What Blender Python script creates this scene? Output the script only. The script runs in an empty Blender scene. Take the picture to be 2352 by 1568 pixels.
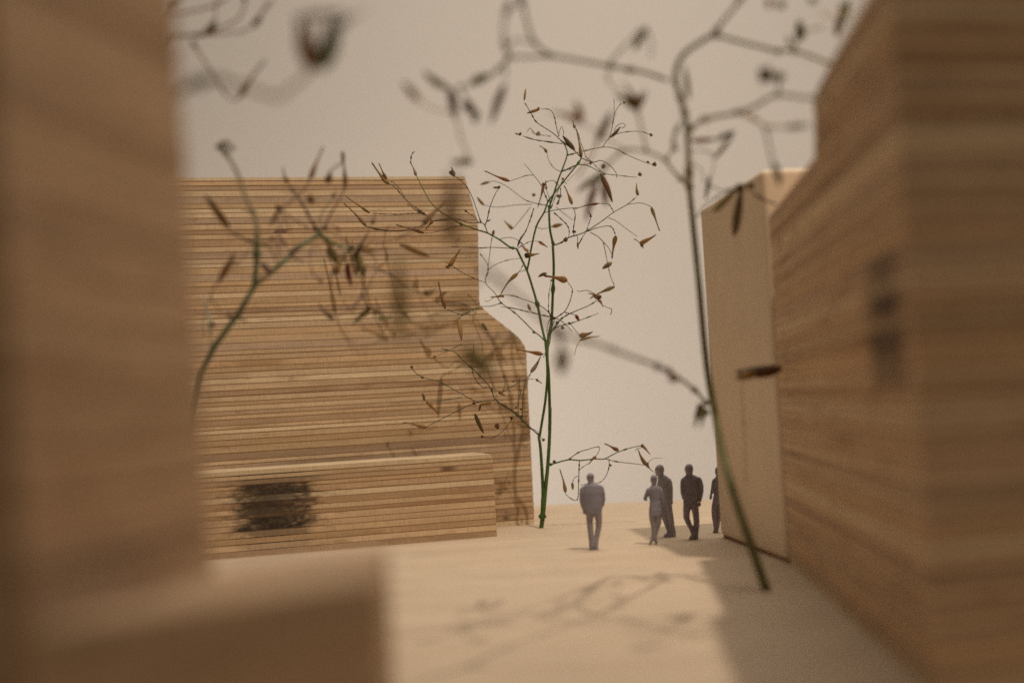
import bpy, bmesh, math, random
from mathutils import Vector, Matrix, noise
R = random.Random(7)
rad = math.radians
sc = bpy.context.scene
COL = sc.collection

# ------------------------------------------------------------------ camera
FPX, CX, CY = 3267.0, 1176.0, 784.0          # 50 mm lens on a 36 mm frame, 2352 px wide measuring frame
PITCH, ROLL, HC = rad(2.47), rad(-3.3), 3.4
cam_d = bpy.data.cameras.new('camera'); cam = bpy.data.objects.new('camera', cam_d); COL.objects.link(cam)
cam_d.lens = 50; cam_d.sensor_width = 36; cam_d.clip_start = 0.1; cam_d.clip_end = 1000
CM = Matrix.Rotation(rad(90) + PITCH, 4, 'X') @ Matrix.Rotation(ROLL, 4, 'Z')
cam.matrix_world = Matrix.Translation((0, 0, HC)) @ CM
cam_d.dof.use_dof = True; cam_d.dof.focus_distance = 36.3; cam_d.dof.aperture_fstop = 0.108
cam_d.dof.aperture_blades = 7
sc.camera = cam

# ------------------------------------------------------------------ world, lamp, exposure
w = bpy.data.worlds.new('World'); sc.world = w; w.use_nodes = True
bg = w.node_tree.nodes['Background']
bg.inputs[0].default_value = (1.0, 0.84, 0.68, 1); bg.inputs[1].default_value = 0.16
ld = bpy.data.lights.new('ceiling_lamp', 'SPOT'); ld.shadow_soft_size = 0.6; ld.spot_size = rad(98); ld.spot_blend = 1.0
ld.energy = 43500; ld.color = (1.0, 0.84, 0.69)
lo = bpy.data.objects.new('ceiling_lamp', ld); COL.objects.link(lo)
lo.location = (13.5, 17.5, 43)
lo.rotation_euler = (Vector((0, 39, 1)) - Vector(lo.location)).to_track_quat('-Z', 'Y').to_euler()
ld2 = bpy.data.lights.new('overhead_fill', 'AREA'); ld2.shape = 'DISK'; ld2.size = 24.0  # soft fill added overhead to brighten the ground and the backdrop
ld2.energy = 8600; ld2.color = (1.0, 0.88, 0.74)
lo2 = bpy.data.objects.new('overhead_fill', ld2); COL.objects.link(lo2); lo2.location = (9, 43, 48)
ld3 = bpy.data.lights.new('backdrop_fill', 'AREA'); ld3.shape = 'DISK'; ld3.size = 5.0  # fill added out of sight behind the building to brighten the lower backdrop
ld3.energy = 560; ld3.color = (1.0, 0.88, 0.76)
lo3 = bpy.data.objects.new('backdrop_fill', ld3); COL.objects.link(lo3); lo3.location = (-7, 49, 2.5)
lo3.rotation_euler = (Vector((3, 62, 3)) - Vector(lo3.location)).to_track_quat('-Z', 'Y').to_euler()
sc.view_settings.view_transform = 'Standard'; sc.view_settings.look = 'None'
sc.view_settings.exposure = 0.0; sc.view_settings.gamma = 1.0
sc.cycles.use_denoising = False; sc.cycles.max_bounces = 6; sc.cycles.diffuse_bounces = 4

# ------------------------------------------------------------------ measuring helpers
M3 = CM.to_3x3()
FWD = M3 @ Vector((0, 0, -1))
def ray(px, py):
    return M3 @ Vector(((px - CX) / FPX, (CY - py) / FPX, -1.0))
def at(px, py, depth):
    return Vector((0, 0, HC)) + ray(px, py) * depth
def on_height(px, py, h=0.0):
    r = ray(px, py); return Vector((0, 0, HC)) + r * ((h - HC) / r.z)
def on_plane(px, py, p0, n):
    r = ray(px, py); c = Vector((0, 0, HC)); return c + r * ((p0 - c).dot(n) / r.dot(n))

# ------------------------------------------------------------------ object helpers
def link(name, me, parent=None, mat=None):
    o = bpy.data.objects.new(name, me); COL.objects.link(o)
    if parent: o.parent = parent
    if mat and me is not None: me.materials.append(mat)
    return o
def tag(o, label=None, cat=None, group=None, kind=None):
    for k, v in (('label', label), ('category', cat), ('group', group), ('kind', kind)):
        if v: o[k] = v
    return o
def empty(name, loc, rz=0.0):
    o = bpy.data.objects.new(name, None); COL.objects.link(o)
    o.location = loc; o.rotation_euler = (0, 0, rz); o.empty_display_size = 0.3
    return o
def mesh_of(name, bm, smooth=False):
    bmesh.ops.recalc_face_normals(bm, faces=bm.faces)
    me = bpy.data.meshes.new(name); bm.to_mesh(me); bm.free()
    if smooth:
        me.polygons.foreach_set('use_smooth', [True] * len(me.polygons))
    return me

# ------------------------------------------------------------------ materials
def nodes(name):
    m = bpy.data.materials.new(name); m.use_nodes = True
    nt = m.node_tree; b = nt.nodes['Principled BSDF']
    b.inputs['Specular IOR Level'].default_value = 0.25
    return m, nt, b
def N(nt, t, **kw):
    n = nt.nodes.new(t)
    for k, v in kw.items():
        if k in n.bl_rna.properties: setattr(n, k, v)
        else: n.inputs[k].default_value = v
    return n
def L(nt, a, b): nt.links.new(a, b)
def coords(nt, scale, jitter=True):
    tc = N(nt, 'ShaderNodeTexCoord'); mp = N(nt, 'ShaderNodeMapping')
    mp.inputs['Scale'].default_value = scale
    L(nt, tc.outputs['Object'], mp.inputs['Vector'])
    if jitter:
        oi = N(nt, 'ShaderNodeObjectInfo'); mu = N(nt, 'ShaderNodeMath', operation='MULTIPLY'); mu.inputs[1].default_value = 97.0
        cb = N(nt, 'ShaderNodeCombineXYZ'); L(nt, oi.outputs['Random'], mu.inputs[0])
        L(nt, mu.outputs[0], cb.inputs[0]); L(nt, mu.outputs[0], cb.inputs[1]); L(nt, mu.outputs[0], cb.inputs[2])
        L(nt, cb.outputs[0], mp.inputs['Location'])
    return mp.outputs[0]
def tex(nt, vec, scale, detail=3.0, rough=0.55):
    n = N(nt, 'ShaderNodeTexNoise'); n.inputs['Scale'].default_value = scale
    n.inputs['Detail'].default_value = detail; n.inputs['Roughness'].default_value = rough
    L(nt, vec, n.inputs['Vector']); return n.outputs['Fac']
def ramp(nt, fac, a, b, va, vb):
    n = N(nt, 'ShaderNodeMapRange'); n.inputs[1].default_value = a; n.inputs[2].default_value = b
    n.inputs[3].default_value = va; n.inputs[4].default_value = vb
    L(nt, fac, n.inputs[0]); return n.outputs[0]
def math2(nt, op, a, b):
    n = N(nt, 'ShaderNodeMath', operation=op)
    for i, v in enumerate((a, b)):
        if isinstance(v, (int, float)): n.inputs[i].default_value = v
        else: L(nt, v, n.inputs[i])
    return n.outputs[0]
def mixc(nt, fac, a, b, blend='MIX'):
    n = N(nt, 'ShaderNodeMix', data_type='RGBA', blend_type=blend)
    if isinstance(fac, (int, float)): n.inputs[0].default_value = fac
    else: L(nt, fac, n.inputs[0])
    for i, v in ((6, a), (7, b)):
        if isinstance(v, tuple): n.inputs[i].default_value = v
        else: L(nt, v, n.inputs[i])
    return n.outputs[2]
def bump(nt, b, h, s, d=0.01):
    n = N(nt, 'ShaderNodeBump'); n.inputs['Strength'].default_value = s; n.inputs['Distance'].default_value = d
    L(nt, h, n.inputs['Height']); L(nt, n.outputs[0], b.inputs['Normal'])

def ply_material(name, stain=None, axis=0, char_tone=(0.022, 0.017, 0.013, 1)):
    """Edge of plywood veneers. The tone of each veneer is the object's colour, its charring the colour's alpha."""
    m, nt, b = nodes(name)
    sl = (0.35, 0.35, 5.0); sf = (26, 26, 5.0)
    streak = tex(nt, coords(nt, sl), 2.2, 5, 0.6)
    fine = tex(nt, coords(nt, sf), 1.0, 3, 0.65)
    long = tex(nt, coords(nt, (0.16, 0.16, 0.6)), 2.0, 2, 0.5)
    oi = N(nt, 'ShaderNodeObjectInfo')
    v = math2(nt, 'MULTIPLY', ramp(nt, streak, 0.3, 0.7, 0.88, 1.10), ramp(nt, fine, 0.3, 0.72, 0.84, 1.10))
    hsv = N(nt, 'ShaderNodeHueSaturation'); L(nt, oi.outputs['Color'], hsv.inputs['Color']); L(nt, v, hsv.inputs['Value'])
    c = mixc(nt, ramp(nt, long, 0.60, 0.74, 0.0, 0.5), hsv.outputs[0], (0.26, 0.135, 0.06, 1))
    c = mixc(nt, ramp(nt, tex(nt, coords(nt, (0.45, 0.45, 1.5)), 2.6, 3, 0.6), 0.60, 0.74, 0.0, 0.45), c, (0.30, 0.15, 0.065, 1))
    knot = tex(nt, coords(nt, (0.8, 0.8, 1.0)), 1.3, 1, 0.4)
    c = mixc(nt, ramp(nt, knot, 0.74, 0.80, 0.0, 0.75), c, (0.09, 0.05, 0.03, 1))
    if stain:
        tc = N(nt, 'ShaderNodeTexCoord'); sp = N(nt, 'ShaderNodeSeparateXYZ'); L(nt, tc.outputs['Object'], sp.inputs[0])
        wob = math2(nt, 'MULTIPLY', math2(nt, 'SUBTRACT', tex(nt, coords(nt, (1.4, 1.4, 3)), 1.6, 4, 0.6), 0.5), 2.2)
        d = math2(nt, 'ABSOLUTE', math2(nt, 'ADD', math2(nt, 'SUBTRACT', sp.outputs[axis], stain[0]), wob), 0.0)
        k = ramp(nt, d, stain[1] * 0.6, stain[1] * 1.3, 1.0, 0.0)
        k = math2(nt, 'MULTIPLY', k, ramp(nt, tex(nt, coords(nt, (9, 9, 14)), 1.0, 4, 0.7), 0.30, 0.52, 0.86, 1.0))
        k = math2(nt, 'MULTIPLY', k, ramp(nt, tex(nt, coords(nt, (2.2, 2.2, 5)), 1.0, 4, 0.65), 0.30, 0.5, 0.85, 1.0))
        k = math2(nt, 'MULTIPLY', k, ramp(nt, sp.outputs[1], -0.10, -0.05, 0.0, 1.0))
        k = math2(nt, 'MULTIPLY', k, math2(nt, 'SUBTRACT', 1.0, oi.outputs['Alpha']))
        c = mixc(nt, k, c, char_tone)
    L(nt, c, b.inputs['Base Color']); b.inputs['Roughness'].default_value = 0.72
    bump(nt, b, fine, 0.25, 0.012)
    return m

def plain_wood(name, c0, c1, scale, bscale=1.0):
    m, nt, b = nodes(name)
    g = tex(nt, coords(nt, scale, False), 1.0, 5, 0.6)
    f = tex(nt, coords(nt, tuple(s * 7 for s in scale), False), 1.0, 3, 0.6)
    c = mixc(nt, ramp(nt, g, 0.3, 0.7, 0, 1), c0 + (1,), c1 + (1,))
    c = mixc(nt, ramp(nt, f, 0.52, 0.75, 0.0, 0.35), c, tuple(x * 0.62 for x in c0) + (1,))
    mo = tex(nt, coords(nt, (1, 1, 1), False), 0.55, 3, 0.6)
    c = mixc(nt, ramp(nt, mo, 0.45, 0.7, 0.0, 0.16), c, tuple(x * 0.6 for x in c0) + (1,))
    L(nt, c, b.inputs['Base Color']); b.inputs['Roughness'].default_value = 0.7
    bump(nt, b, f, 0.15 * bscale, 0.01)
    return m

def tinted(name, rough=0.6, var=0.35, scale=9.0, transl=0.0, gradient=None):
    """Colour from the object, broken up with noise; gradient darkens the dry base/tip colour of a pod along its length."""
    m, nt, b = nodes(name)
    oi = N(nt, 'ShaderNodeObjectInfo')
    n = tex(nt, coords(nt, (1, 1, 1)), scale, 4, 0.6)
    hsv = N(nt, 'ShaderNodeHueSaturation'); L(nt, oi.outputs['Color'], hsv.inputs['Color'])
    L(nt, ramp(nt, n, 0.3, 0.7, 1 - var, 1 + var), hsv.inputs['Value'])
    c = hsv.outputs[0]
    if gradient:
        tc = N(nt, 'ShaderNodeTexCoord'); sp = N(nt, 'ShaderNodeSeparateXYZ'); L(nt, tc.outputs['Object'], sp.inputs[0])
        c = mixc(nt, ramp(nt, sp.outputs[2], 0.6, 1.0, 0.0, 0.65), c, (0.055, 0.04, 0.022, 1))
        c = mixc(nt, ramp(nt, sp.outputs[2], 0.0, 0.10, 0.7, 0.0), c, (0.10, 0.06, 0.03, 1))
    L(nt, c, b.inputs['Base Color']); b.inputs['Roughness'].default_value = rough
    if transl:
        t = N(nt, 'ShaderNodeBsdfTranslucent'); L(nt, c, t.inputs[0])
        mx = N(nt, 'ShaderNodeMixShader'); mx.inputs[0].default_value = transl
        L(nt, b.outputs[0], mx.inputs[1]); L(nt, t.outputs[0], mx.inputs[2])
        L(nt, mx.outputs[0], nt.nodes['Material Output'].inputs[0])
    return m

M_ply = ply_material('plywood_edge')
M_gap_shade = plain_wood('glue_line', (0.20, 0.105, 0.042), (0.36, 0.205, 0.095), (1.2, 1.2, 2.5))  # dark brown that paints in the gap shadow under the smooth block
M_veneer = plain_wood('veneer_face', (0.79, 0.655, 0.495), (0.81, 0.675, 0.51), (2.2, 2.2, 0.10))
M_board = plain_wood('base_board', (0.58, 0.465, 0.335), (0.65, 0.53, 0.39), (0.16, 0.9, 1.0))
M_pod = tinted('dry_pod', 0.55, 0.35, 6.0, 0.45, True)
M_stem = tinted('green_stem', 0.5, 0.30, 4.0)
M_fig = tinted('figure_resin', 0.6, 0.12, 5.0, 0.3)
M_wall, nt, b = nodes('plaster_wall')
pn = tex(nt, coords(nt, (1, 1, 1), False), 0.05, 3)
L(nt, mixc(nt, ramp(nt, pn, 0.3, 0.7, 0, 1), (0.69, 0.665, 0.635, 1), (0.72, 0.695, 0.665, 1)), b.inputs['Base Color'])
b.inputs['Roughness'].default_value = 0.9

# ------------------------------------------------------------------ setting: board and wall behind
A = on_height(1230, 1160); B = on_height(1640, 1146)
ed = (B - A).normalized()
bm = bmesh.new()
pl = [A - ed * 60, A + ed * 60, A + ed * 60 + Vector((0, -90, 0)), A - ed * 60 + Vector((0, -90, 0))]
top = [bm.verts.new((p.x, p.y, 0)) for p in pl]; bot = [bm.verts.new((p.x, p.y, -1.2)) for p in pl]
bm.faces.new(top); bm.faces.new(bot[::-1])
for i in range(4): bm.faces.new((top[i], bot[i], bot[(i + 1) % 4], top[(i + 1) % 4]))
tag(link('ground', mesh_of('ground', bm), None, M_board), 'pale plywood base board carrying the whole model', None, None, 'structure')
bm = bmesh.new()
vs = [bm.verts.new(p) for p in ((-90, 62, -40), (90, 62, -40), (90, 62, 80), (-90, 62, 80))]
bm.faces.new(vs)
r = bmesh.ops.extrude_face_region(bm, geom=bm.faces[:])
bmesh.ops.translate(bm, verts=[e for e in r['geom'] if isinstance(e, bmesh.types.BMVert)], vec=(0, 2, 0))
tag(link('backdrop_wall', mesh_of('backdrop_wall', bm), None, M_wall), 'plain warm white wall behind the model', None, None, 'structure')

bm = bmesh.new(); bmesh.ops.create_cube(bm, size=1)  # unseen white slab added to bounce light onto the lower wall
for v in bm.verts: v.co = Vector((v.co.x * 160, 61.9 - 110 * (0.5 - v.co.y), -1.62 + (v.co.z - 0.5) * 1.5))
tag(link('bounce_table', mesh_of('bounce_table', bm), None, M_wall), 'unseen white light reflector added under the base board', None, None, 'structure')

# ------------------------------------------------------------------ stacked plywood blocks
LIGHT = ((0.67, 0.465, 0.285), (0.63, 0.43, 0.255), (0.70, 0.50, 0.315), (0.66, 0.43, 0.24))
MID = ((0.56, 0.38, 0.235), (0.53, 0.37, 0.25), (0.58, 0.375, 0.21), (0.50, 0.33, 0.20))
DARK = ((0.43, 0.265, 0.145), (0.40, 0.265, 0.17))
FACE = (0.76, 0.585, 0.38)
def split_poly(poly, n_edge):
    out = []
    for i, p in enumerate(poly):
        q = poly[(i + 1) % len(poly)]; k = n_edge[i]
        for j in range(k): out.append(p.lerp(q, j / k))
    return out
def stack(root, plan, height, nlay, n_edge, mat, rng, gap=0.026, jit=0.005, inset=0.010, char=None, tone=1.0, calm=0.0, tint=(1, 1, 1)):
    """plan(h) -> plan polygon at height h, in the root's own frame. One child per veneer, plus the recessed glue lines."""
    hs = [0.0]
    for i in range(nlay): hs.append(hs[-1] + rng.uniform(0.72, 1.28))
    hs = [h / hs[-1] * height for h in hs]
    core = bmesh.new(); ph = rng.randrange(4)
    def prism(bm, p0, p1, z0, z1):
        lo = [bm.verts.new((p.x, p.y, z0)) for p in p0]; hi = [bm.verts.new((p.x, p.y, z1)) for p in p1]
        bm.faces.new(hi); bm.faces.new(lo[::-1]); n = len(lo)
        for i in range(n): bm.faces.new((lo[i], lo[(i + 1) % n], hi[(i + 1) % n], hi[i]))
    for i in range(nlay):
        z0, z1 = hs[i] + (gap if i else 0.0), hs[i + 1]
        gp = gap * rng.uniform(0.55, 1.2); z0 = hs[i] + (gp if i else 0.0)
        P0, P1 = split_poly(plan(z0), n_edge), split_poly(plan(z1), n_edge)
        c = sum(P0, Vector((0, 0))) / len(P0); off = rng.uniform(-jit, jit)
        def rough(P):
            return [p + (p - c).normalized() * (off + rng.uniform(-jit, jit) * 0.45) for p in P]
        bm = bmesh.new(); prism(bm, rough(P0), rough(P1), z0, z1)
        o = link('veneer_layer', mesh_of('veneer_layer', bm), root, mat)
        k = (i + ph) % 10 if i < nlay - 1 else 0
        base = FACE if k == 0 else rng.choice(LIGHT) if i % 2 else rng.choice(MID if rng.random() < 0.86 else DARK)
        base = tuple(b_ + (m_ - b_) * calm for b_, m_ in zip(base, (0.55, 0.37, 0.225)))
        f = rng.uniform(0.90, 1.10) * tone
        ch = char(hs[i] / height) if char else 0.0
        o.color = (base[0] * f * tint[0], base[1] * f * tint[1], base[2] * f * tint[2], 1.0 - ch)
        if i:
            q = [Vector((p.x, p.y)) for p in plan(hs[i] + gap / 2)]; cc = sum(q, Vector((0, 0))) / len(q)
            q2 = []
            for p in q:
                d = p - cc; q2.append(p - d.normalized() * inset * 1.4)
            prism(core, q2, q2, hs[i] - 0.004, hs[i] + gap + 0.004)
    g = link('glue_line', mesh_of('glue_line', core), root, mat); g['kind'] = 'stuff'; g.color = (0.33 * tint[0], 0.18 * tint[1], 0.078 * tint[2], 0.25 if char else 1.0)
def V2(*a): return Vector(a)

# --- long building at the back: profile read off its front plane
c0 = on_height(1228, 1203)
ang = rad(18.3); u = Vector((math.cos(ang), math.sin(ang), 0)); nrm = Vector((math.sin(ang), -math.cos(ang), 0))
prof = []
for px, py in ((1228, 1203), (1209, 812), (1206, 795), (1189, 772), (1117, 715), (1101, 698), (1098, 512), (1081, 452), (1066, 405)):
    p = on_plane(px, py, c0, nrm); prof.append((p.z, (p - c0).dot(u)))
def interp(t, h):
    if h <= t[0][0]: return t[0][1]
    for (h0, s0), (h1, s1) in zip(t, t[1:]):
        if h <= h1: return s0 + (s1 - s0) * (h - h0) / max(1e-6, h1 - h0)
    return t[-1][1]
H_main = prof[-1][0]
bld = empty('stepped_building', (c0.x, c0.y, 0), ang)
tag(bld, 'tall stacked plywood building at the back, its right edge chamfered in two steps', 'building')
stack(bld, lambda h: [V2(-14, 0), V2(interp(prof, h), 0), V2(interp(prof, h), 7), V2(-14, 7)], H_main, 67, (30, 5, 1, 1), M_ply, random.Random(11), tone=1.02, calm=0.22, tint=(1.0, 1.07, 1.10))

# --- low charred block in front of it
k0 = on_height(1142, 1231); k1 = on_height(900, 1251)
a2 = math.atan2(k0.y - k1.y, k0.x - k1.x); u2 = Vector((math.cos(a2), math.sin(a2), 0)); n2 = Vector((math.sin(a2), -math.cos(a2), 0))
h_low = on_plane(1130, 1042, k0, n2).z
def stain_s(px, py): return (on_plane(px, py, k0, n2) - k0).dot(u2)
sa, sb = stain_s(535, 1140), stain_s(718, 1140)
M_low = ply_material('plywood_edge_charred', ((sa + sb) / 2, abs(sb - sa) / 2))
low = empty('low_plywood_block', (k0.x, k0.y, 0), a2)
tag(low, 'low long plywood block with black burn marks in front of the stepped building', 'building')
def char_low(f):
    t = 1 - f
    for a, b_, v in ((0.12, 0.22, 0.45), (0.22, 0.36, 0.95), (0.43, 0.54, 0.92), (0.58, 0.76, 0.97), (0.76, 0.84, 0.6), (0.36, 0.43, 0.85), (0.54, 0.58, 0.8), (0.9, 0.97, 0.35)):
        if a <= t < b_: return v
    return 0.05
back = 2.15
stack(low, lambda h: [V2(-11, 0), V2(0 - 0.06 * max(0, h - h_low + 0.12) / 0.12, 0), V2(0, back), V2(-11, back)], h_low, 15, (40, 8, 1, 1), M_low, random.Random(5), char=char_low, tone=1.03, calm=0.2, tint=(1.0, 1.06, 1.08))

# --- foreground wall on the left
wl0 = at(484, 1000, 13.0); dW = rad(9.6); uw = Vector((math.sin(dW), math.cos(dW), 0))
wall = empty('plywood_building', (wl0.x, wl0.y, 0), rad(90) - dW)        # local +x runs away from the lens
wall.rotation_euler.x = rad(-1.2)
tag(wall, 'blurred tall plywood building filling the left edge right beside the lens', 'building')
stack(wall, lambda h: [V2(-3.3, 0), V2(0, 0), V2(0, 5), V2(-3.3, 5)], 9.6, 64, (8, 4, 1, 4), M_ply, random.Random(21), jit=0.012, gap=0.008, calm=0.85)

# --- foreground low block standing against it
HB = 2.16
FR = on_height(872, 1332, HB); BR = on_height(890, 1256, HB); FL = on_height(300, 1415, HB)
dirf = (FL - FR).normalized(); dirb = (BR - FR)
P = [FR + dirf * 3.0, FR, BR, BR + dirf * 1.5]
P[0] = FR + dirf * 2.6
blk = empty('low_plywood_block', (FR.x, FR.y, 0))
tag(blk, 'blurred low plywood block in the near left corner against the tall foreground building', 'building')
loc = [V2(p.x - FR.x, p.y - FR.y) for p in P]
stack(blk, lambda h: loc, HB, 15, (8, 8, 1, 4), M_ply, random.Random(31), jit=0.012, gap=0.008, calm=0.8)

# --- big stepped building on the right, seen along its face
Fb = on_height(1816, 1298)
dB = rad(3.7); uB = Vector((math.sin(dB), math.cos(dB), 0)); nB = Vector((-math.cos(dB), math.sin(dB), 0))
prB = []
for px, py in ((1816, 1298), (1765, 492), (1872, 372), (1868, 222), (1988, 0), (2040, -90)):
    p = on_plane(px, py, Fb, nB); prB.append((p.z, (p - Fb).dot(uB)))
tN = (on_plane(2108, 900, Fb, nB) - Fb).dot(uB)
dR = rad(71)
uR = V2(math.cos(-dR), math.sin(-dR))            # in a frame whose +x is uB; right is -y
sB = (tN + (on_plane(2040, 600, Fb, nB) - Fb).dot(uB)) / 2
M_right = ply_material('plywood_edge_smoked', (tN + 1.5, 1.1), 0, (0.05, 0.027, 0.012, 1))
rb = empty('stepped_building', (Fb.x, Fb.y, 0), rad(90) - dB)
tag(rb, 'large blurred stepped plywood building on the right with a smoky burn mark near its corner', 'building')
def planB(h):
    t = interp(prB, h)
    return [V2(t, 0), V2(tN, 0), V2(tN, 0) + uR * 7, V2(t, 0) + uR * 7]
HBt = prB[-1][0]
def char_right(f):
    z = f * HBt
    lo_, hi_ = on_plane(2060, 905, Fb, nB).z, on_plane(2060, 575, Fb, nB).z
    t = (hi_ - z) / (hi_ - lo_)
    for a, b_, v in ((0.0, 0.22, 0.66), (0.30, 0.5, 0.92), (0.56, 0.75, 0.86), (0.82, 1.0, 0.6), (0.22, 0.82, 0.42)):
        if a <= t < b_: return v
    return 0.0
stack(rb, planB, HBt, int(HBt / 0.145), (10, 8, 1, 1), M_right, random.Random(41), jit=0.014, gap=0.016, char=char_right, calm=0.25, tone=1.08, tint=(0.97, 1.0, 1.02))

# --- smooth veneered block behind it
Cn = on_height(1807, 1293); Cf = on_height(1655, 1233)
uc = (Cf - Cn); lenC = uc.length; uc.normalize()
ncs = Vector((-uc.y, uc.x, 0))
hC = on_plane(1752, 386, Cn, ncs).z
sm = empty('smooth_block', (Cn.x, Cn.y, 0), math.atan2(uc.y, uc.x))
tag(sm, 'smooth pale wooden block behind the large right building, its blank side facing the square', 'building')
bm = bmesh.new(); bmesh.ops.create_cube(bm, size=1)
for v in bm.verts:
    v.co = Vector(((v.co.x + 0.5) * lenC, (v.co.y - 0.5) * 8.0, 0.055 + (v.co.z + 0.5) * (hC - 0.055)))
bmesh.ops.bevel(bm, geom=bm.edges[:], offset=0.11, segments=3, affect='EDGES', profile=0.5)
link('body', mesh_of('body', bm), sm, M_veneer)
bm = bmesh.new(); bmesh.ops.create_cube(bm, size=1)
for v in bm.verts:
    v.co = Vector((0.06 + (v.co.x + 0.5) * (lenC - 0.12), -0.06 + (v.co.y - 0.5) * 7.9, (v.co.z + 0.5) * 0.12))
link('base_gap_shade', mesh_of('base_gap_shade', bm), sm, M_gap_shade)  # burnt brown bottom strip, with the gap's shadow put into its colour

# ------------------------------------------------------------------ dried plants
FR_ = {'A': (1800, 200, 1.96), 'B': (1800, 900, 1.96), 'E': (1900, 1500, 2.24), 'F': (640, 500, 1.742),
       'G': (640, 1200, 1.742), 'H': (2400, 0, 1.7425), 'K': (1400, 0, 2.138), 'L': (700, 800, 2.613),
       'M': (600, 0, 1.96), 'P': (1400, 550, 1.96), 'Q': (1400, 1300, 1.96), 'T': (1900, 900, 3.92), 'd': (0, 0, 1 / 1.63265)}
def D(fr, p):
    ox, oy, s = FR_[fr]; return ((ox + p[0] / s) / 1.63265, (oy + p[1] / s) / 1.63265)
def catmull(pts, n=5):
    out = []; k = len(pts)
    for i in range(k - 1):
        p0, p1, p2, p3 = pts[max(i - 1, 0)], pts[i], pts[i + 1], pts[min(i + 2, k - 1)]
        for j in range(n):
            t = j / n
            out.append(0.5 * ((2 * p1) + (p2 - p0) * t + (2 * p0 - 5 * p1 + 4 * p2 - p3) * t * t + (3 * p1 - p0 - 3 * p2 + p3) * t ** 3))
    out.append(pts[-1]); return out
def tube(bm, pts, r0, r1, sides=6, knots=0.0, rng=None):
    n = len(pts); prev = None; a = None
    for i, p in enumerate(pts):
        t = (pts[min(i + 1, n - 1)] - pts[max(i - 1, 0)])
        if t.length < 1e-9: t = Vector((0, 0, 1))
        t.normalize()
        if a is None: a = t.orthogonal().normalized()
        a = (a - t * a.dot(t)).normalized(); b_ = t.cross(a)
        r_ = r0 + (r1 - r0) * i / (n - 1)
        if rng and rng.random() < knots: r_ *= rng.uniform(1.5, 2.3)
        ring = [bm.verts.new(p + (a * math.cos(q) + b_ * math.sin(q)) * r_) for q in (2 * math.pi * k / sides for k in range(sides))]
        if prev:
            for k in range(sides): bm.faces.new((prev[k], prev[(k + 1) % sides], ring[(k + 1) % sides], ring[k]))
        else: bm.faces.new(ring[::-1])
        prev = ring
    bm.faces.new(prev)
def pod_mesh(name, prof_, bend, twist):
    bm = bmesh.new(); prev = None; n = len(prof_)
    for i, (t, r_) in enumerate(prof_):
        c = Vector((bend * t ** 2.4, 0.3 * bend * math.sin(t * 5.0) * twist * t, t)); 
        ring = [bm.verts.new(c + Vector((math.cos(q) * r_, math.sin(q) * r_ * 0.7, 0))) for q in (2 * math.pi * k / 8 for k in range(8))]
        if prev:
            for k in range(8): bm.faces.new((prev[k], prev[(k + 1) % 8], ring[(k + 1) % 8], ring[k]))
        else: bm.faces.new(ring[::-1])
        prev = ring
    bm.faces.new(prev)
    me = mesh_of(name, bm, True); me.materials.append(M_pod); return me
GOURD = ((0, .35), (.04, .55), (.10, .9), (.18, 1.0), (.28, .88), (.4, .6), (.52, .42), (.65, .34), (.8, .30), (.92, .34), (1, .12))
SPIND = ((0, .25), (.06, .5), (.18, .85), (.35, 1.0), (.55, .95), (.72, .75), (.86, .5), (.95, .3), (1, .12))
HUSK = ((0, .4), (.08, .8), (.2, 1.0), (.4, .8), (.55, .55), (.7, .4), (.85, .28), (1, .08))
PODS = {'g': [pod_mesh('seed_pod', GOURD, b_, 1) for b_ in (-1.4, 0.8, 2.0)],
        's': [pod_mesh('seed_pod', SPIND, b_, 1) for b_ in (-0.5, 0.15, 0.8)],
        'h': [pod_mesh('seed_pod', HUSK, b_, -1) for b_ in (-1.3, 1.1)]}
bm = bmesh.new(); bmesh.ops.create_icosphere(bm, subdivisions=2, radius=1.0)
for v in bm.verts: v.co *= 0.8 + 0.55 * noise.noise(v.co * 2.1 + Vector((3, 1, 7)))
BUD = mesh_of('flower_bud', bm, True); BUD.materials.append(M_pod)
TONE = {'t': (0.41, 0.26, 0.105), 'd': (0.18, 0.13, 0.065), 'o': (0.30, 0.255, 0.10), 'r': (0.20, 0.035, 0.025), 'p': (0.29, 0.175, 0.15),
        'n': (0.43, 0.245, 0.10), 'b': (0.33, 0.19, 0.085), 'k': (0.17, 0.085, 0.04), 'w': (0.38, 0.27, 0.17), 'y': (0.40, 0.27, 0.10), 'g': (0.20, 0.26, 0.10)}
GREEN, TWIG, BROWN = (0.06, 0.11, 0.022), (0.075, 0.085, 0.04), (0.085, 0.05, 0.03)
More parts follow.
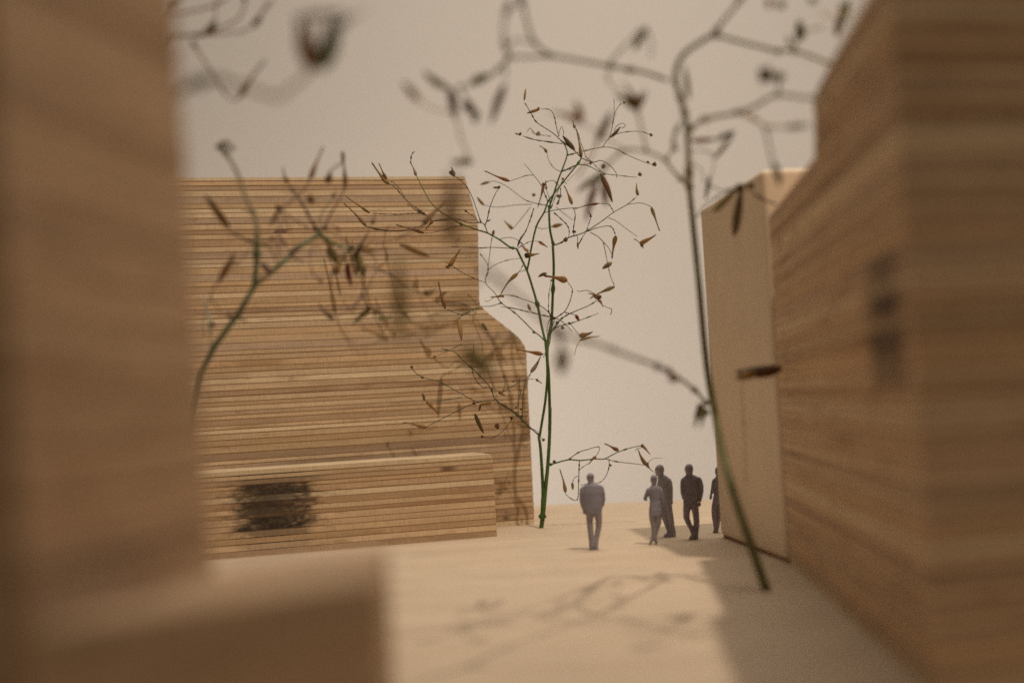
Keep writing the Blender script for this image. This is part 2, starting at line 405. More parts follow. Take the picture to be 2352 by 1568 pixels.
class Plant:
    def __init__(s, name, base, label, cat, depth, seed, scale=1.0):
        s.depth = depth; s.fat = 1.2; s.thin = 1.0; s.rng = random.Random(seed); s.scale = scale
        s.root = empty(name, base); tag(s.root, label, cat); s.base = Vector(base)
    def pos(s, fr, p, dz=0.0):
        x, y = D(fr, p); return at(x, y, s.depth(x, y) + dz) - s.base
    def line(s, fr, pts, r0, r1, dz0=0.0, dz1=0.0, tone=TWIG, name='branch', knots=0.12, ground=False):
        n = len(pts); P_ = [s.pos(fr, p, dz0 + (dz1 - dz0) * i / max(1, n - 1)) for i, p in enumerate(pts)]
        if name == 'branch': r0 *= s.thin; r1 *= s.thin
        if ground: P_[0].z = -s.base.z - 0.03
        bm = bmesh.new(); tube(bm, catmull(P_), r0, r1, 7, knots, s.rng)
        o = link(name, mesh_of(name, bm, True), s.root, M_stem)
        f = s.rng.uniform(0.8, 1.2); o.color = (tone[0] * f, tone[1] * f, tone[2] * f, 1); return o
    def pod(s, fr, a, b_, wpx=7.0, tone='t', kind='g', dz=0.0, dz1=None):
        """wpx: widest diameter in measuring-frame pixels"""
        p, q = s.pos(fr, a, dz), s.pos(fr, b_, dz if dz1 is None else dz1)
        x, y = D(fr, a); wr = wpx * (s.depth(x, y) + dz) / FPX / 2 * s.fat
        v = q - p; ln = max(v.length, 1e-4)
        o = link('seed_pod', s.rng.choice(PODS[kind]), s.root)
        qt = v.to_track_quat('Z', 'X'); spin = Matrix.Rotation(s.rng.uniform(0, 6.28), 4, 'Z')
        m = Matrix.Translation(p) @ qt.to_matrix().to_4x4() @ spin @ Matrix.Diagonal((wr, wr, ln, 1))
        # the bend is given in lengths: undo the width scale on it by picking meshes with little bend
        o.matrix_local = m
        f = s.rng.uniform(0.8, 1.2); c = TONE[tone]; o.color = (c[0] * f, c[1] * f, c[2] * f, 1); return o
    def bud(s, fr, p, dpx=9.0, tone='b', dz=0.0):
        x, y = D(fr, p); r_ = dpx * (s.depth(x, y) + dz) / FPX / 2
        o = link('flower_bud', BUD, s.root)
        o.matrix_local = Matrix.Translation(s.pos(fr, p, dz)) @ Matrix.Rotation(s.rng.uniform(0, 6.28), 4, 'X') @ Matrix.Rotation(s.rng.uniform(0, 6.28), 4, 'Z') @ Matrix.Scale(r_, 4)
        c = TONE[tone]; o.color = (c[0], c[1], c[2], 1); return o

# --- the sharp plant in the middle
b1 = on_height(1243, 1212)
def dep1(x, y): return b1.dot(FWD) - HC * FWD.z + 0.5 * noise.noise(Vector((x * 0.006, y * 0.006, 1.3))) + 0.0
z1 = (b1 - Vector((0, 0, HC))).dot(FWD)
def dep1(x, y):
    k = min(1.0, max(0.0, (1200 - y) / 300))
    return z1 - 0.25 * k + 0.9 * k * noise.noise(Vector((x * 0.005, y * 0.005, 1.3)))
p1 = Plant('dried_plant', b1, 'sharp slender dried plant with green twin stems standing at the corner of the stepped building', 'plant', dep1, 3)
p1.fat = 1.12; ln, pd, bd = p1.line, p1.pod, p1.bud
S0, S1, T0, T1 = 0.040, 0.026, 0.015, 0.008
ln('E', [(288, 1078), (298, 1000), (302, 860), (304, 740), (285, 420), (268, 300)], 0.062, 0.036, tone=GREEN, name='stem', knots=0.02, ground=True)
ln('B', [(438, 1440), (456, 1330), (480, 1180), (495, 1000), (490, 850), (480, 745)], 0.036, 0.034, tone=GREEN, name='stem', knots=0.02)
ln('E', [(286, 1078), (304, 980), (330, 700), (345, 550), (360, 300), (365, 60)], 0.062, 0.042, tone=GREEN, name='stem', knots=0.02, ground=True)
ln('B', [(510, 1390), (512, 1250), (505, 1000), (494, 850), (502, 720), (525, 600), (535, 400), (542, 200), (535, 40)], 0.042, 0.034, tone=GREEN, name='stem', knots=0.02)
ln('A', [(540, 1412), (515, 1300), (508, 1180), (510, 1130), (540, 1040), (575, 930), (600, 865), (640, 750), (630, 690), (610, 655)], 0.033, 0.014, tone=GREEN, knots=0.04)
ln('B', [(480, 745), (455, 640), (420, 470), (380, 330), (345, 225), (300, 130), (270, 65)], 0.036, 0.028, tone=GREEN, name='stem', knots=0.03)
ln('P', [(1055, 750), (1000, 735), (930, 685), (840, 635), (760, 610), (640, 565), (560, 520), (470, 460), (410, 390), (360, 300), (318, 215)], 0.026, 0.010, tone=GREEN, knots=0.06)
pd('P', (315, 215), (276, 110), 9, 'w'); ln('P', [(276, 118), (278, 75), (290, 45), (306, 38)], .010, .012, tone=BROWN)
ln('P', [(838, 632), (818, 575), (790, 550), (765, 480), (730, 380), (690, 300), (640, 245), (596, 218)], 0.014, T1, tone=BROWN); bd('P', (578, 190), 15, 'w'); pd('P', (590, 218), (590, 145), 9, 'w', 'h')
ln('P', [(818, 585), (838, 530), (858, 440), (895, 350), (920, 310)], T0, T1); bd('P', (922, 298), 9, 'o'); pd('P', (920, 300), (878, 305), 5, 'o', 's')
pd('P', (835, 550), (862, 535), 4, 'd', 's')
ln('P', [(790, 556), (700, 558), (600, 530), (440, 545), (420, 530), (375, 495), (330, 470)], T0, T1, 0, -.3, BROWN, knots=.3)
ln('P', [(350, 488), (330, 490), (255, 492), (160, 497), (0, 490)], .012, T1, -.2, -.4, BROWN, knots=.2)
pd('F', (1300, 520), (1148, 425), 7, 't', dz=-.4)
ln('P', [(380, 490), (300, 440), (235, 385), (160, 300), (118, 272)], T0, .009, -.2, -.4, knots=.15)
ln('P', [(235, 385), (200, 320), (150, 265), (128, 258)], .010, T1, -.3, -.4, BROWN)
pd('P', (112, 275), (-25, 125), 11, 't', dz=-.4); pd('P', (100, 245), (38, 112), 9, 't', dz=-.4)
pd('P', (385, 500), (240, 420), 9, 'b', dz=-.2); pd('P', (440, 540), (375, 600), 9, 't', dz=-.2)
ln('P', [(660, 575), (560, 600), (450, 628), (372, 634)], .012, T1, 0, -.2, BROWN)
pd('P', (372, 634), (162, 573), 10, 'b', dz=-.2)
ln('P', [(400, 560), (330, 590), (250, 612), (150, 620), (0, 607)], .010, T1, -.2, -.5, BROWN)
ln('F', [(1565, 628), (1450, 636), (1340, 622), (1280, 606)], .010, T1, -.5, -.5, BROWN)
pd('F', (1280, 608), (1136, 447), 9, 'b', dz=-.5)
ln('P', [(1055, 750), (930, 742), (860, 740), (770, 745), (690, 740), (570, 733)], .012, T1, 0, .3, BROWN, knots=.2)
ln('P', [(1060, 735), (1080, 680), (1120, 620), (1155, 530), (1180, 450)], .016, .009, knots=.3)
ln('P', [(840, 905), (855, 790), (868, 690), (880, 645)], .009, T1, .2, .2); pd('P', (880, 650), (882, 610), 6, 't', 's', .2)
# middle stem up to the crown
ln('A', [(345, 1595), (360, 1530), (375, 1440), (415, 1270), (470, 1170), (500, 1090), (545, 1030), (600, 960), (640, 910), (720, 810), (745, 770)], 0.027, 0.018, tone=GREEN, knots=.06)
ln('A', [(745, 770), (690, 712), (605, 650), (540, 590), (420, 510), (380, 450), (328, 362)], .017, .009, knots=.16); pd('A', (325, 348), (336, 260), 7, 't', 's')
ln('A', [(580, 610), (562, 545), (545, 460), (520, 420), (490, 410), (450, 410)], .011, T1, knots=.2); pd('A', (440, 410), (345, 440), 8, 't', 's'); bd('A', (430, 408), 8, 'b')
ln('A', [(605, 665), (500, 650), (400, 635), (315, 608)], .012, T1, knots=.2); bd('A', (295, 594), 9, 'o'); pd('A', (290, 597), (255, 588), 4, 't', 's')
ln('A', [(575, 612), (585, 570), (600, 540), (612, 570), (614, 600)], T1, T1, tone=BROWN); pd('A', (696, 712), (608, 605), 12, 'd', 's')
pd('A', (746, 766), (710, 558), 11, 'n')
ln('A', [(640, 750), (700, 735), (800, 710), (905, 690), (990, 700), (1100, 755), (1200, 797), (1275, 820)], .014, T1, .2, .3, knots=.1); bd('A', (1284, 816), 12, 'b', .3); bd('A', (1235, 800), 8, 'b', .3)
ln('A', [(900, 692), (960, 615), (1060, 580), (1180, 575), (1245, 598)], .011, T1, .3, .3); bd('A', (1258, 600), 9, 'o', .3)
ln('A', [(945, 635), (970, 550), (985, 450), (985, 335)], .010, .006, .3, .3, BROWN); pd('A', (955, 620), (1040, 548), 8, 'd', 's', .3)
ln('A', [(985, 570), (1010, 530), (1050, 515), (1068, 535), (1040, 552)], .009, T1, .3, .3); bd('A', (1060, 362), 7, 'o', .5); ln('A', [(970, 520), (1000, 420), (1040, 365)], T1, T1, .3, .5)
ln('A', [(600, 865), (660, 850), (715, 820), (790, 825), (850, 855), (920, 885), (1040, 900), (1150, 912)], .016, T1, 0, .3, knots=.1); bd('A', (1176, 890), 11, 'y', .3)
ln('A', [(750, 772), (830, 800), (890, 788), (960, 830), (1000, 880), (1005, 915)], .013, T1, 0, -.2); bd('A', (908, 830), 12, 'b', -.2); bd('A', (815, 800), 8, 'b')
pd('A', (885, 885), (988, 1088), 11, 'b', 's', .3)
ln('A', [(500, 1090), (478, 1040), (450, 970), (390, 890), (325, 810)], .014, .006, knots=.2)
ln('A', [(392, 895), (340, 898), (300, 912), (225, 938)], .010, T1); pd('A', (218, 940), (35, 868), 11, 'n')
pd('A', (470, 960), (428, 1132), 9, 'n'); bd('A', (468, 965), 11, 'n'); ln('A', [(565, 960), (540, 935), (500, 940), (475, 955)], .010, T1)
ln('A', [(600, 962), (620, 945), (636, 960)], .009, T1); pd('A', (676, 1110), (632, 955), 9, 't')
ln('A', [(470, 1172), (560, 1150), (680, 1137), (720, 1135)], .013, T1); pd('A', (872, 1103), (690, 1138), 8, 'b'); ln('A', [(872, 1103), (940, 1108), (965, 1135), (982, 1168)], .009, .010, 0, 0)
ln('A', [(540, 1412), (600, 1390), (650, 1355), (730, 1330), (790, 1303), (900, 1230), (980, 1170), (1080, 1112), (1150, 1055)], .020, .009, 0, .3, knots=.14)
bd('A', (1160, 1035), 8, 'o', .3); pd('A', (1160, 1040), (1138, 955), 7, 'y', 'h', .3)
ln('A', [(1080, 1112), (1180, 1100), (1255, 1125)], .010, T1, .25, .4); pd('A', (1258, 1128), (1315, 1312), 9, 'o', 'g', .4)
ln('A', [(945, 1210), (1000, 1232), (1090, 1300), (1155, 1345)], .010, .006, .2, .4); pd('A', (1175, 1398), (1308, 1345), 11, 't', 'h', .4); bd('A', (1190, 1410), 9, 'b', .4); ln('A', [(1135, 1365), (1165, 1385), (1200, 1430)], .010, .012, .4, .4, BROWN)
ln('A', [(795, 1308), (870, 1280), (960, 1272), (995, 1330)], .012, T1, .1, .3); pd('A', (998, 1340), (958, 1512), 11, 'y', 'g', .3)
ln('A', [(810, 1315), (870, 1350), (910, 1390), (945, 1430), (965, 1470)], .012, T1, .1, .3)
ln('A', [(905, 1390), (922, 1460), (935, 1530), (945, 1580), (960, 1640), (985, 1700), (985, 1725)], .010, T1, .2, .5); pd('B', (985, 345), (800, 405), 9, 'o', 'g', .5); pd('B', (970, 165), (898, 208), 12, 'o', 's', .5)
ln('A', [(685, 1135), (700, 1190), (685, 1320), (715, 1345), (718, 1390)], .010, T1); pd('A', (718, 1385), (720, 1440), 6, 'b', 's'); bd('A', (690, 1310), 10, 'd'); bd('A', (630, 1370), 12, 'n')
ln('A', [(545, 1172), (630, 1250), (655, 1300), (652, 1350)], .011, T1, knots=.3)
ln('A', [(570, 1110), (590, 1040), (590, 990), (570, 960)], .012, T1); bd('A', (575, 1050), 9, 'b'); bd('A', (570, 1105), 7, 'o')
# node half way up
ln('T', [(650, 1110), (700, 1150), (760, 1120), (860, 1040), (930, 900), (965, 760), (955, 700), (890, 610)], .017, T1, -.1, -.4, BROWN, knots=.06); pd('T', (890, 600), (560, 490), 14, 'n', 'g', -.4); pd('T', (590, 490), (458, 518), 8, 'd', 's', -.4)
ln('T', [(680, 1320), (790, 1170), (900, 1095), (1010, 1045), (1200, 965), (1340, 880)], .017, .010, -.1, -.3, knots=.12); bd('T', (1365, 840), 13, 'd', -.3)
pd('T', (1370, 850), (1210, 750), 8, 'n', 'h', -.3); ln('T', [(1300, 790), (1180, 740), (1080, 755), (1035, 740)], .010, T1, -.3, -.3, BROWN); pd('T', (1345, 870), (1440, 975), 8, 'n', 'h', -.3); ln('T', [(1420, 960), (1480, 990), (1545, 1020), (1528, 1095)], .008, .010, -.3, -.3, BROWN); pd('T', (1330, 870), (1275, 810), 5, 'w', 's', -.3)
ln('T', [(840, 1055), (900, 1075), (960, 1085), (1020, 1105)], .010, T1, -.2, -.3, BROWN, knots=.3); pd('T', (1015, 1095), (1062, 1185), 9, 'r', 's', -.3)
ln('T', [(680, 1130), (790, 1180), (880, 1255), (970, 1350)], .014, .008)
ln('T', [(640, 1390), (700, 1300), (850, 1245), (1000, 1205), (1180, 1140), (1350, 1075)], .014, .008, 0, .2, knots=.2); bd('T', (820, 1290), 9, 'g'); bd('T', (920, 1225), 8, 'g'); bd('T', (740, 1210), 9, 'o')
ln('T', [(940, 1235), (1000, 1310), (1065, 1400)], .009, T1, 0, .1); pd('T', (1070, 1410), (1280, 1390), 12, 't', 'h', .1); pd('T', (1075, 1470), (1380, 1400), 8, 'y', 'h', .1); ln('T', [(1085, 1460), (1045, 1530), (1020, 1590), (1000, 1680)], .011, T1, .1, .1, TONE['y'])
ln('T', [(660, 1110), (560, 1010), (470, 955), (320, 895), (120, 830), (0, 805)], .013, T1, 0, -.4, BROWN, knots=.12); ln('B', [(300, 428), (250, 408), (170, 402)], T1, T1, -.4, -.4, BROWN); pd('B', (170, 405), (75, 430), 7, 'y', 'h', -.4); ln('B', [(100, 420), (60, 450), (35, 443)], T1, T1, -.4, -.4, TONE['y']); bd('B', (168, 412), 8, 'y', -.4)
ln('T', [(700, 1150), (600, 1120), (460, 1090), (300, 1050), (100, 1000), (0, 985)], .013, .009, 0, -.3, BROWN, knots=.25); pd('T', (345, 1035), (312, 935), 8, 'b', 's', -.2); ln('T', [(460, 1085), (390, 1060), (345, 1035)], T1, T1, -.1, -.2); ln('B', [(310, 515), (250, 505), (150, 488)], .010, .006, -.3, -.4, BROWN)
ln('B', [(500, 800), (515, 740), (525, 660), (545, 590)], .013, .012, tone=BROWN); bd('T', (695, 1150), 10, 'd'); bd('T', (665, 1100), 9, 'g')
ln('B', [(480, 745), (435, 700), (390, 665), (310, 585), (250, 530), (155, 460), (110, 390), (40, 310), (60, 225), (50, 170), (0, 100)], .018, T1, 0, .5, GREEN, knots=.1); bd('B', (395, 675), 8, 'g'); bd('B', (155, 462), 7, 'g')
ln('P', [(845, 905), (900, 865), (1000, 830), (1100, 820)], .009, T1, .5, .6)
ln('B', [(40, 312), (-20, 290), (-110, 250), (-220, 180), (-260, 160)], .010, T1, .5, .7); pd('P', (555, 880), (650, 760), 12, 't', 'h', .7); bd('P', (545, 885), 10, 'o', .7)
ln('B', [(155, 462), (80, 485), (0, 490), (-60, 520), (-140, 560)], .011, T1, .2, 0, knots=.3); pd('P', (530, 1190), (468, 995), 11, 'b', 'g'); ln('P', [(800, 1190), (720, 1195), (660, 1230), (600, 1220), (545, 1195)], .010, T1, .2, 0); pd('P', (630, 1260), (648, 1425), 11, 't', 's'); ln('P', [(660, 1225), (635, 1260)], T1, T1)
ln('P', [(1120, 905), (1060, 925)], .009, T1); pd('P', (1062, 930), (915, 1058), 10, 'y', 'g'); ln('P', [(1098, 870), (1085, 900), (1062, 930)], T1, T1)
pd('P', (800, 1295), (835, 1350), 8, 'd', 's'); pd('P', (1140, 800), (1215, 778), 9, 't', 'h'); bd('P', (1130, 800), 15, 'd'); pd('P', (1140, 770), (1085, 720), 9, 't', 'h')
ln('P', [(930, 680), (980, 668), (1040, 675), (1100, 720), (1135, 780)], .010, T1)
pd('B', (462, 840), (272, 792), 11, 'n', dz=-.2); ln('B', [(490, 810), (478, 832), (460, 838)], T1, T1, 0, -.2, BROWN)
pd('B', (375, 970), (465, 855), 10, 'w', 'h'); ln('B', [(378, 965), (340, 1060), (315, 1150), (310, 1290)], .011, T1, tone=TONE['o']); ln('B', [(465, 860), (480, 840), (490, 815)], T1, .010)
# lower left branch in front of the stepped building
ln('Q', [(1222, 655), (1140, 580), (1030, 480), (900, 390), (860, 300), (760, 190), (655, 95), (600, 40), (500, 15)], .019, .009, 0, -.6, knots=.2)
ln('Q', [(900, 390), (800, 402), (750, 400), (640, 340), (540, 285), (470, 250), (365, 225), (310, 190), (280, 150)], .014, T1, -.25, -.6, knots=.15); bd('Q', (360, 225), 8, 'o', -.6); bd('Q', (282, 150), 8, 'd', -.6)
ln('Q', [(800, 402), (700, 430), (600, 480), (480, 540), (380, 595)], .012, T1, -.4, -.7, BROWN); pd('Q', (385, 592), (270, 575), 10, 't', 'h', -.7); ln('Q', [(290, 580), (240, 555), (205, 568)], T1, T1, -.7, -.7, BROWN)
ln('Q', [(650, 370), (530, 390), (420, 405)], .009, T1, -.5, -.6); pd('Q', (390, 400), (490, 490), 10, 't', 'h', -.6); pd('Q', (375, 400), (370, 340), 6, 'o', 's', -.6)
pd('Q', (745, 490), (805, 640), 9, 'd', 's', -.3); bd('Q', (800, 660), 9, 'b', -.2); ln('Q', [(1020, 530), (950, 620), (870, 670), (810, 660)], .010, T1, 0, -.2, BROWN); bd('Q', (910, 580), 14, 'b', -.1); bd('Q', (740, 415), 9, 'r', -.4); bd('Q', (1015, 522), 9, 'r'); pd('Q', (790, 430), (775, 470), 5, 'd', 's', -.3)
ln('Q', [(1095, 540), (1100, 400), (1115, 260), (1160, 190)], .009, T1); ln('Q', [(1060, 440), (1070, 330), (1075, 230)], T1, T1, .2, .3, BROWN)
for q in ((1050, 445), (1085, 460), (1030, 255), (1090, 510)): bd('Q', q, 6, 'd')
# low branch to the right
ln('E', [(345, 550), (400, 530), (520, 500), (620, 505), (750, 492), (820, 492), (930, 438), (1040, 400), (1130, 380)], .022, .010, 0, -.4, GREEN, knots=.12); pd('E', (1135, 375), (1205, 460), 8, 't', 'h', -.4); bd('E', (1140, 380), 9, 'b', -.4)
ln('E', [(830, 492), (920, 515), (1050, 530), (1165, 545)], .012, T1, -.2, -.5); pd('E', (1172, 545), (1085, 420), 9, 't', 'h', -.5); bd('E', (1172, 535), 13, 'b', -.5); pd('E', (1175, 540), (1215, 575), 8, 'b', 'h', -.5); ln('E', [(1140, 395), (1100, 405), (1080, 425)], T1, T1, -.4, -.5); ln('E', [(1180, 530), (1230, 490), (1310, 485)], .007, .005, -.5, -.5); ln('E', [(1190, 560), (1230, 600), (1260, 620)], .007, .005, -.5, -.5)
ln('E', [(520, 500), (600, 440), (690, 410), (770, 390), (778, 420), (745, 475)], .012, T1, 0, -.2, knots=.2); pd('E', (752, 470), (680, 535), 9, 't', 'h', -.2); ln('E', [(690, 530), (640, 560), (605, 590)], T1, T1, -.2, -.1)
pd('E', (940, 425), (828, 345), 10, 'b', 'g', -.2); bd('E', (400, 515), 9, 'g')
ln('E', [(612, 508), (608, 580), (605, 700), (600, 815), (580, 840), (540, 825), (490, 785)], .013, T1, 0, .1, knots=.2); pd('E', (496, 778), (455, 575), 11, 't', 'g', .1)
ln('E', [(605, 635), (570, 650), (553, 690)], T1, T1); pd('E', (552, 690), (550, 752), 7, 'o', 's')
ln('E', [(860, 490), (858, 570), (825, 650), (775, 692), (690, 705), (620, 712)], .010, T1, -.2, .5); bd('E', (868, 545), 8, 'g', -.2)
# fainter twigs further back on the same plant
ln('A', [(500, 1120), (400, 1100), (320, 1070), (200, 980), (110, 940), (60, 950)], .012, T1, 1.0, 3.5); pd('A', (70, 945), (0, 965), 9, 'o', 's', 3.5)
ln('A', [(380, 1110), (260, 1115), (130, 1130), (20, 1115)], .010, T1, 1.6, 3.4); pd('A', (30, 1118), (-20, 1060), 9, 'y', 's', 3.4)
ln('A', [(370, 1130), (300, 1220), (240, 1290)], .010, T1, 1.8, 3.2); pd('A', (240, 1290), (170, 1240), 9, 'y', 'h', 3.2)
ln('A', [(400, 1270), (460, 1290), (540, 1270)], .010, T1, 2, 3); pd('A', (530, 1275), (605, 1250), 9, 't', 's', 3)
ln('A', [(345, 580), (370, 550), (400, 590), (440, 600), (520, 610)], .010, T1, 2.5, 2.5); bd('A', (425, 592), 12, 'y', 2.5)
bd('A', (395, 1040), 10, 'o', 2.5); bd('A', (590, 1050), 10, 'p', 2.5)
ln('A', [(560, 1130), (620, 1180), (680, 1225)], .010, T1, 1, 3); ln('A', [(640, 940), (720, 860), (800, 770), (850, 660)], .012, .010, 1, 3, TONE['w'])

def sprigs(pl, frame, starts, rng, tones, width, dz):
    for (x, y, n) in starts:
        for _ in range(n):
            a = rng.uniform(0, 6.28); ln_ = rng.uniform(35, 95); cv = rng.uniform(-0.9, 0.9); p = [(x, y)]; k = rng.randint(3, 5)
            for j in range(k):
                a += cv / k + rng.uniform(-.25, .25); q = p[-1]; p.append((q[0] + math.cos(a) * ln_ / k, q[1] + math.sin(a) * ln_ / k))
            d1 = rng.uniform(-dz, dz)
            pl.line(frame, p, width, width * .6, 0, d1, rng.choice((TWIG, BROWN, BROWN)), knots=.2)
            e = p[-1]; L_ = rng.uniform(14, 30); a += rng.uniform(-.6, .6)
            if rng.random() < .75: pl.pod(frame, e, (e[0] + math.cos(a) * L_, e[1] + math.sin(a) * L_), rng.uniform(5.5, 9), rng.choice(tones), rng.choice('ggsh'), d1)
            else: pl.bud(frame, e, rng.uniform(6, 9), rng.choice(tones), d1)
sprigs(p1, 'd', [(1190, 950, 3), (1110, 890, 2), (1150, 905, 2), (1060, 790, 1), (1100, 512, 1), (1190, 570, 1), (1290, 395, 2), (1345, 360, 2), (1265, 480, 2),
                 (1330, 560, 1), (1265, 730, 2), (1240, 1000, 1)], random.Random(77), 'tnboy', .010, .7)

# --- the taller blurred plant on the right
b2 = on_height(1762, 1356)
z2 = (b2 - Vector((0, 0, HC))).dot(FWD)
def dep2(x, y):
    k = min(1.0, max(0.0, (1356 - y) / 1356.0)); bow = ((0, 0), (.33, 2.2), (.6, 2.0), (.8, -1.2), (1.0, -3.0))
    z_ = bow[-1][1]
    for (a_, za), (c_, zc) in zip(bow, bow[1:]):
        if k <= c_:
            t = (k - a_) / (c_ - a_); t = t * t * (3 - 2 * t); z_ = za + (zc - za) * t; break
    return z2 + z_ + 0.5 * k * noise.noise(Vector((x * 0.004, y * 0.004, 8.1)))
p2 = Plant('dried_plant', b2, 'tall blurred dried plant in front of the smooth block, its stem forking near the top', 'plant', dep2, 9)
ln, pd, bd = p2.line, p2.pod, p2.bud
OL = (0.145, 0.14, 0.055); GY = (0.30, 0.29, 0.20); p2.thin = 0.78
ln('d', [(1762, 1356), (1715, 1225), (1672, 1090), (1642, 950), (1622, 830), (1605, 650), (1592, 520), (1583, 430)], .085, .050, tone=OL, name='stem', knots=0, ground=True)
ln('d', [(1583, 430), (1580, 330), (1573, 260), (1550, 185)], .048, .042, tone=GY, name='stem', knots=.1)
ln('d', [(1550, 185), (1556, 150), (1578, 118), (1637, 80)], .042, .038, tone=GY, name='stem', knots=0)
ln('d', [(1637, 80), (1700, 0), (1750, -70)], .036, .030, tone=GY); bd('d', (1637, 82), 14, 'd'); bd('d', (1548, 186), 14, 'd')
ln('K', [(2352, 640), (2150, 575), (1900, 530), (1650, 485), (1420, 445)], .042, .038, 0, -.8, GY, knots=.05); bd('K', (1900, 528), 19, 'd', -.5)
ln('K', [(1420, 445), (1290, 340), (1230, 180), (1190, 0), (1170, -60)], .034, .028, -.8, -1.2, GY); pd('K', (1190, 60), (1180, -40), 12, 'd', 's', -1.2)
ln('K', [(1420, 445), (1250, 455), (1110, 450), (1055, 385), (1045, 250), (1055, 100)], .036, .024, -.8, -2.2, GY); pd('K', (1065, 120), (1105, 0), 14, 'r', 's', -2.2); ln('K', [(1055, 385), (1130, 325), (1230, 330), (1300, 360)], .022, .02, -2, -1, GY)
ln('K', [(1100, 450), (1000, 560), (900, 620), (800, 680), (690, 690)], .034, .022, -1, -2, GY); bd('K', (1000, 550), 13, 'd', -1.2)
pd('K', (780, 670), (940, 580), 18, 'o', 's', -1.6); pd('K', (600, 710), (390, 600), 18, 'o', 's', -2); pd('K', (610, 700), (680, 950), 18, 'p', 's', -2)
ln('K', [(690, 690), (740, 790), (800, 830)], .02, .018, -2, -1.8, OL); pd('K', (720, 830), (845, 930), 24, 'd', 's', -1.8); bd('K', (815, 955), 20, 'g', -1.8); bd('K', (760, 830), 18, 'd', -1.8)
ln('K', [(660, 900), (560, 895), (450, 860), (365, 805)], .016, .012, -2, -3.4, TONE['w']); pd('K', (370, 810), (235, 660), 20, 'n', 's', -3.4)
ln('K', [(1050, 480), (1060, 600), (1040, 690)], .016, .012, -1, -1.8, GY); pd('K', (1055, 680), (930, 980), 20, 'p', 's', -1.8)
ln('K', [(670, 950), (700, 1100), (740, 1200), (755, 1290)], .016, .012, -2, -2.6, TONE['w']); pd('K', (800, 1295), (620, 1310), 15, 'o', 's', -2.6); bd('K', (765, 1290), 16, 'd', -2.6)
ln('K', [(1900, 500), (1960, 430), (2080, 300), (2160, 220)], .026, .014, -.5, -1.2, GY); pd('K', (2090, 400), (2185, 205), 15, 'o', 's', -1.2); ln('K', [(2180, 230), (2230, 340), (2225, 460)], .014, .016, -1.2, -1.6, TONE['p'])
ln('K', [(1890, 540), (1880, 640), (1950, 720), (2050, 800), (2110, 860)], .014, .014, -.5, -1.0, TONE['w'])
pd('K', (2110, 865), (1960, 710), 22, 'o', 'h', -1); pd('K', (2110, 865), (2160, 690), 18, 'b', 'h', -1); pd('K', (2115, 870), (2220, 730), 12, 'w', 'h', -1); pd('K', (2105, 865), (2050, 660), 18, 'w', 'h', -1); bd('K', (2110, 860), 16, 'd', -1)
ln('K', [(2110, 870), (2150, 1030), (2185, 1200)], .022, .024, -1, -.6, GY); bd('K', (2185, 1205), 13, 'd', -.6)
ln('H', [(330, 1230), (220, 1120), (165, 1045), (100, 1010), (40, 985)], .034, .030, 0, -.6, GY); ln('H', [(40, 985), (-60, 975), (-130, 990), (-200, 1060), (-260, 1090)], .028, .018, -.6, -1.2, GY); bd('H', (168, 1045), 14, 'd', -.3)
ln('K', [(2040, 1215), (1900, 1130), (1780, 1050), (1670, 985)], .018, .014, -.8, -2.2, TONE['w']); pd('K', (1665, 985), (1640, 800), 18, 'n', 's', -2.2); pd('K', (1650, 970), (1430, 860), 16, 'n', 'h', -2.2); bd('K', (1650, 975), 14, 'r', -2.2)
pd('K', (1790, 1140), (1915, 890), 22, 'o', 's', -1.6); ln('K', [(1640, 1420), (1740, 1260), (1800, 1140)], .018, .016, -1.2, -1.6, TONE['w'])
ln('H', [(170, 1040), (215, 970), (225, 880), (270, 790)], .026, .024, -.3, 0, GY); bd('H', (235, 970), 14, 'd'); bd('H', (235, 860), 15, 'd')
pd('A', (880, 905), (720, 1000), 18, 'o', 's', -1.6); pd('A', (860, 950), (765, 1210), 20, 'p', 's', -1.6); pd('A', (905, 940), (925, 1140), 18, 'p', 's', -1.6); bd('A', (880, 910), 22, 'g', -1.6); ln('A', [(870, 910), (960, 790), (1080, 700)], .02, .024, -1.6, -1.0, GY)
# right hand branches
ln('H', [(335, 840), (400, 790), (480, 765), (640, 735), (760, 690), (890, 620), (1050, 635), (1240, 640)], .046, .034, 0, -3.0, GY, knots=.03); bd('H', (640, 735), 20, 'd', -1.4); bd('H', (900, 615), 20, 'd', -2)
ln('H', [(640, 735), (740, 770), (815, 840), (840, 940), (870, 1080)], .026, .022, -1.4, -3.2, TONE['w']); ln('H', [(810, 830), (880, 830), (960, 832)], .024, .02, -2.4, -3, TONE['w']); pd('H', (950, 835), (1110, 815), 16, 'b', 's', -3); pd('H', (870, 1060), (930, 1230), 20, 'g', 's', -3.2)
ln('H', [(900, 615), (905, 540), (860, 480)], .024, .02, -2, -2.6, GY); bd('H', (820, 490), 42, 'o', -3); bd('H', (910, 500), 30, 'o', -3); pd('H', (860, 520), (820, 390), 20, 'w', 'h', -3)
ln('H', [(480, 225), (620, 265), (800, 310), (900, 335), (1010, 335), (1250, 420), (1400, 480)], .040, .034, 0, -.8, OL, knots=.05); bd('H', (1010, 335), 18, 'd', -.3)
ln('H', [(1000, 330), (1020, 270), (1050, 220)], .022, .018, -.4, -.4, OL); pd('H', (1040, 270), (1065, 140), 20, 'g', 's', -.4); bd('H', (1060, 210), 20, 'd', -.4); pd('H', (985, 300), (970, 240), 10, 'o', 's', -.4)
